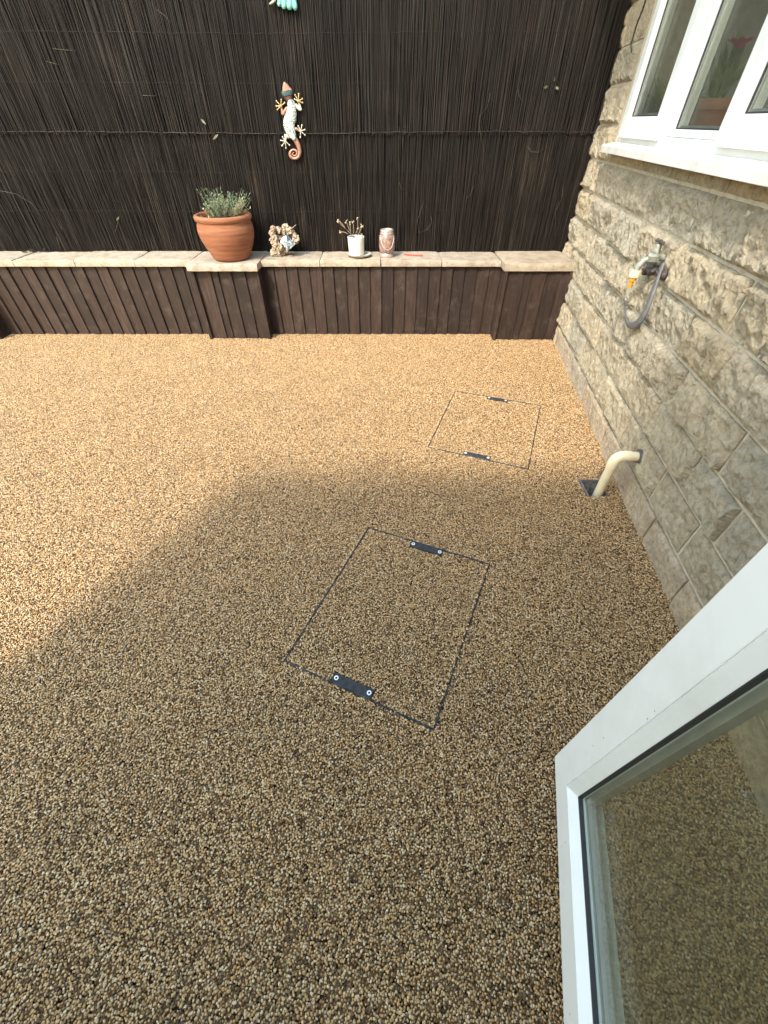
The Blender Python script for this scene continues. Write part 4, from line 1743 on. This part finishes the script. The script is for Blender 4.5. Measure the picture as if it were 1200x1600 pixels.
# ------------------------------------------------------------------ outdoor tap
tap = thing('outdoor_tap', 'weathered outdoor tap with an orange hose connector on the stone wall', 'tap')
mb = MB()
mb.tube([W(1.955, .842, -.01), W(1.955, .842, .006), W(1.955, .842, .008)], [.032, .032, .026], 18)
mb.build('wall_flange', M['tapdark'], tap, smooth=True, angle=40)
mb = MB()
mb.tube([W(1.955, .842, .0), W(1.953, .842, .035), W(1.95, .84, .055)], [.013, .013, .014], 14)
mb.tube([W(1.95, .84, .05), W(1.947, .84, .056), W(1.945, .84, .082), W(1.944, .839, .088)], [.0185, .0195, .0195, .017], 6)
mb.tube([W(1.945, .84, .075), W(1.943, .832, .097), W(1.941, .812, .110), W(1.94, .792, .113)], [.013, .0135, .013, .012], 14)
mb.tube([W(1.955, .850, .055), W(1.952, .885, .058), W(1.952, .890, .058)], [.0145, .013, .009], 8)
mb.build('body', M['brass_old'], tap, smooth=True, angle=50)
mb = MB()
h = W(1.952, .898, .058)
mb.tube([W(1.952, .886, .058), W(1.952, .905, .058)], .008, 10)
mb.tube([h - WD * .034, h - WD * .02, h, h + WD * .02, h + WD * .034], [.0075, .0055, .0065, .0055, .0075], 8)
mb.build('handle', M['tapdark'], tap, smooth=True, angle=60)
mb = MB()
mb.tube([W(1.94, .797, .113), W(1.94, .790, .113), W(1.94, .772, .113), W(1.94, .768, .113)], [.018, .021, .021, .016], 12)
cn = mb.build('hose_connector', M['tapcream'], tap, smooth=True, angle=40)
mb = MB()
mb.tube([W(1.94, .770, .113), W(1.94, .757, .113), W(1.94, .756, .113), W(1.94, .735, .113), W(1.94, .731, .113)], [.015, .0145, .0085, .0085, .0065], 12)
mb.build('nozzle', M['orange'], cn, smooth=True, angle=40)
# lump of old mortar and lagging round the pipe
mb = MB()
for k, (s, z, off, r) in enumerate([(2.02, .80, .02, .024), (2.05, .785, .022, .020), (1.99, .79, .03, .020), (2.075, .77, .016, .018), (1.925, .80, .02, .018), (1.90, .79, .012, .016)]):
    c = W(s, z, off)
    ofs = Vector((k * 3.3, 9, 4))
    mb.add([c + v * r * (1 + .5 * noise.fractal(v * 1.5 + ofs, 1, 2, 3)) for v in IV], IF)
mb.build('lagging', M['tapdark'], tap, smooth=True)

st = thing('grey_strap', 'grey rubber strap looped below the tap against the stone wall', 'strap')
mb = MB()
pts = resample([(1.905, .835, .030), (1.893, .80, .036), (1.872, .745, .040), (1.860, .69, .042), (1.866, .635, .042), (1.905, .592, .040), (1.955, .570, .038), (2.02, .560, .032), (2.085, .575, .026), (2.14, .60, .024), (2.20, .635, .024)], 4)
rad = [.009 + .011 * math.exp(-((i - 16) / 9.0) ** 2) for i in range(len(pts))]
rad = [r if i < 26 else max(.004, r - .0007 * (i - 26)) for i, r in enumerate(rad)]
mb.tube([W(*p) for p in pts], rad, 10, flat=.45, up=WN)
mb.build('strap', M['hose'], st, smooth=True)

# cable at the corner by the window
mb = MB()
cz = [(3.385, 2.3, .05), (3.392, 1.90, .045), (3.40, 1.72, .045), (3.432, 1.66, .05), (3.44, 1.60, .055), (3.455, 1.56, .06), (3.43, 1.522, .05)]
cp = []
for (px, py) in [(1016, -60), (1009, 0), (1003, 18), (996, 35), (990, 55), (986, 70), (986.5, 82)]:
    f, P = 630.0, R(44.105)
    u, v = px - 600, py - 800
    d = Vector((u, f * math.cos(P) - v * math.sin(P), -(f * math.sin(P) + v * math.cos(P))))
    og = Vector((0, 0, CAM_H))
    t_ = (WO + WN * .045 - og).dot(WN) / d.dot(WN)
    cp.append(og + d * t_)
cp[0] = cp[1] + Vector((0, 0, .5))
mb.tube(cp, [.004, .004, .004, .0038, .0036, .0034, .003], 7)
o = mb.build('hanging_cable', M['cable'], smooth=True)
tag(o, 'thin black cable hanging in the corner between fence and window', 'cable')

# ------------------------------------------------------------------ waste pipe and gully
pp = thing('waste_pipe', 'cream plastic waste pipe bending from the wall down into the gully', 'pipe')
pw = W(1.425, .212, -.012)
pe = W(1.425, .207, .112)
dn = Vector((pe.x + .004, pe.y - .004, -0.10))
mb = MB()
mb.tube([pw, pw.lerp(pe, .55)], .0205, 24)
mb.build('horizontal_run', M['cream'], pp, smooth=True, angle=40)
mb = MB()
ax = (pe - pw).normalized()
mb.tube([pw - ax * .02, pw + ax * .030, pw + ax * .034], [.038, .033, .0225], 20)
for q in range(len(mb.v)):
    mb.v[q] = tuple(Vector(mb.v[q]) + Vector((0, noise.noise(Vector(mb.v[q]) * 60) * .004, noise.noise(Vector(mb.v[q]) * 60 + Vector((9, 9, 9))) * .004)))
mb.build('shade_collar', M['tapdark'], pp, smooth=True)  # mortar collar coloured dark to stand in for the shadowed pipe hole
pts = [pw.lerp(pe, .50), pw.lerp(pe, .62)]
c0 = pe + Vector((0, 0, 0))
a_in = pw.lerp(pe, .66)
a_out = Vector((dn.x, dn.y, .160))
for k in range(9):
    t = k / 8
    pts.append(a_in * (1 - t) ** 2 + c0 * 2 * t * (1 - t) + a_out * t * t)
pts += [Vector((dn.x, dn.y, .148))]
mb = MB()
mb.tube(pts, .0235, 24)
mb.build('elbow', M['cream'], pp, smooth=True, angle=40)
mb = MB()
mb.tube([Vector((dn.x, dn.y, .158)), Vector((dn.x, dn.y, .05)), dn], .0205, 24)
mb.build('down_pipe', M['cream'], pp, smooth=True, angle=40)

gl = thing('drain_gully', 'small square drain gully sunk in the gravel below the waste pipe', 'drain')
mb = MB()
x0, y0, x1, y1 = GUL
e = .006
mb.box((x0, y0, -.16), (x0 + e, y1, .004))
mb.box((x0 + e, y1 - e, -.16), (x1, y1, .004))
mb.box((x0 + e, y0, -.16), (x1 - e, y0 + e, -.004))
mb.box((x1 - e, y0, -.16), (x1, y1 - e, -.002))
mb.box((x0 + e, y0 + e, -.162), (x1 - e, y1 - e, -.15))
mb.build('gully_box', M['gully'], gl)
mb = MB()
nn = 12
for j in range(nn + 1):
    for i in range(nn + 1):
        u, v = i / nn, j / nn
        x, y = x0 + e + (x1 - x0 - 2 * e) * u, y0 + e + (y1 - y0 - 2 * e) * v
        z = -.10 + .085 * smooth((v - .35) / .65) + noise.fractal(Vector((x, y, 0)) * 60, 1, 2, 3) * .008
        mb.add([(x, y, z)], [])
mb.f = [(j * (nn + 1) + i, j * (nn + 1) + i + 1, (j + 1) * (nn + 1) + i + 1, (j + 1) * (nn + 1) + i) for j in range(nn) for i in range(nn)]
mb.build('silt', M['silt'], gl)

# ------------------------------------------------------------------ open door leaf beside the camera
dl = thing('open_door_leaf', 'white plastic glazed door leaf standing open in the right foreground', 'door')
LA = R(14.87)
LD = Vector((-math.sin(LA), -math.cos(LA), 0))            # from the free edge back to the hinges
LN = Vector((-math.cos(LA), math.sin(LA), 0))             # face towards the camera
LO = Vector((0.3926, 0.2774, 0.20))
LW, LH = 0.76, 1.97


def Lp(a, z, o=0.0):
    return LO + LD * a + LN * o + Vector((0, 0, z))


def lbox(mb, a0, a1, z0, z1, o0, o1):
    vs = [Lp(a, z, o) for z in (z0, z1) for (a, o) in ((a0, o0), (a1, o0), (a1, o1), (a0, o1))]
    mb.add(vs, [(0, 3, 2, 1), (4, 5, 6, 7), (0, 1, 5, 4), (1, 2, 6, 5), (2, 3, 7, 6), (3, 0, 4, 7)])


w = 0.077
outer = [(0, 0), (LW, 0), (LW, LH), (0, LH)]


def inset_rect(d):
    return [(d, d), (LW - d, d), (LW - d, LH - d), (d, LH - d)]


def member_loops(loops):
    """separate mitred members: bottom rail, hinge stile, top rail, free stile"""
    names = ['bottom_rail', 'hinge_stile', 'top_rail', 'free_stile']
    out = []
    for i in range(4):
        j = (i + 1) % 4
        m = MB()
        vs, fs = [], []
        for (rect, off) in loops:
            vs += [Lp(*rect[i], off), Lp(*rect[j], off)]
        n = len(loops)
        for k in range(n):
            k2 = (k + 1) % n
            fs.append((2 * k, 2 * k + 1, 2 * k2 + 1, 2 * k2))
        fs.append(tuple(2 * k for k in range(n)))
        fs.append(tuple(2 * k + 1 for k in range(n)))
        m.add(vs, fs)
        out.append((names[i], m))
    return out


for nm, m in member_loops([(inset_rect(0), -.066), (inset_rect(0), -.004), (inset_rect(.004), 0.0), (inset_rect(w), 0.0), (inset_rect(w), -.066)]):
    m.build(nm, M['upvc'], dl, bevel=0.0008)
for nm, m in member_loops([(inset_rect(w + .0002), -.030), (inset_rect(w + .0002), -.0015), (inset_rect(w + .003), 0.0005), (inset_rect(w + .021), -.013), (inset_rect(w + .021), -.030)]):
    m.build('glazing_bead', M['upvc'], dl)
for nm, m in member_loops([(inset_rect(w + .0202), -.022), (inset_rect(w + .0202), -.0128), (inset_rect(w + .0222), -.0145), (inset_rect(w + .0222), -.022)]):
    m.build('gasket', M['gasket'], dl)
for nm, m in member_loops([(inset_rect(w + .0165), -.040), (inset_rect(w + .0165), -.0265), (inset_rect(w + .034), -.0265), (inset_rect(w + .034), -.040)]):
    m.build('spacer_bar', M['spacer'], dl)
for nm, m in member_loops([(inset_rect(w + .0002), -.066), (inset_rect(w + .0002), -.046), (inset_rect(w + .018), -.046), (inset_rect(w + .018), -.060), (inset_rect(w + .003), -.066)]):
    m.build('outer_bead', M['upvc'], dl)
for o0 in (-.0262, -.0445):
    m = MB()
    d = w + .012
    lbox(m, d, LW - d, d, LH - d, o0, o0 + .004)
    m.build('glass_pane', M['door_glass'], dl)

# ------------------------------------------------------------------ rear wing of the house behind the camera (casts the shade)
hs = thing('house_wing', 'white rendered house wing behind the camera with a doorway', 'building')
HX0, HX1, HY, HZ = -1.80, wall_x(-.45) + .02, -0.452, 2.375
mb = MB()
mb.box((HX0, HY - .28, -.2), (-.86, HY, HZ - .10))
mb.box((.30, HY - .28, -.2), (HX1, HY, HZ - .10))
mb.box((-.86, HY - .28, 2.20), (.30, HY, HZ - .10))
mb.box((HX0, HY - 3.2, -.2), (HX0 + .25, HY - .28, HZ - .10))
mb.box((HX0 + .25, HY - 3.2, -.2), (HX1, HY - 2.95, HZ - .10))
mb.build('wall', M['render'], hs)
mb = MB()
mb.box((HX0 - .02, HY - 3.2, HZ - .10), (HX1, HY + .03, HZ))
mb.build('roof', M['roof'], hs, bevel=.004)
mb = MB()
mb.box((-.86, HY - .28, -.2), (.30, HY + .02, .16))
mb.build('threshold', M['coping'], hs, bevel=.004)
mb = MB()
mb.box((-.86, HY - .10, .16), (-.79, HY - .03, 2.20))
mb.box((.23, HY - .10, .16), (.30, HY - .03, 2.20))
mb.box((-.79, HY - .10, 2.185), (.23, HY - .03, 2.20))
mb.build('door_frame', M['upvc'], hs, bevel=.002)
mb = MB()
mb.box((HX0 + .25, HY - 2.95, -.2), (HX1, HY - .28, .15))
mb.build('floor', M['room'], hs)
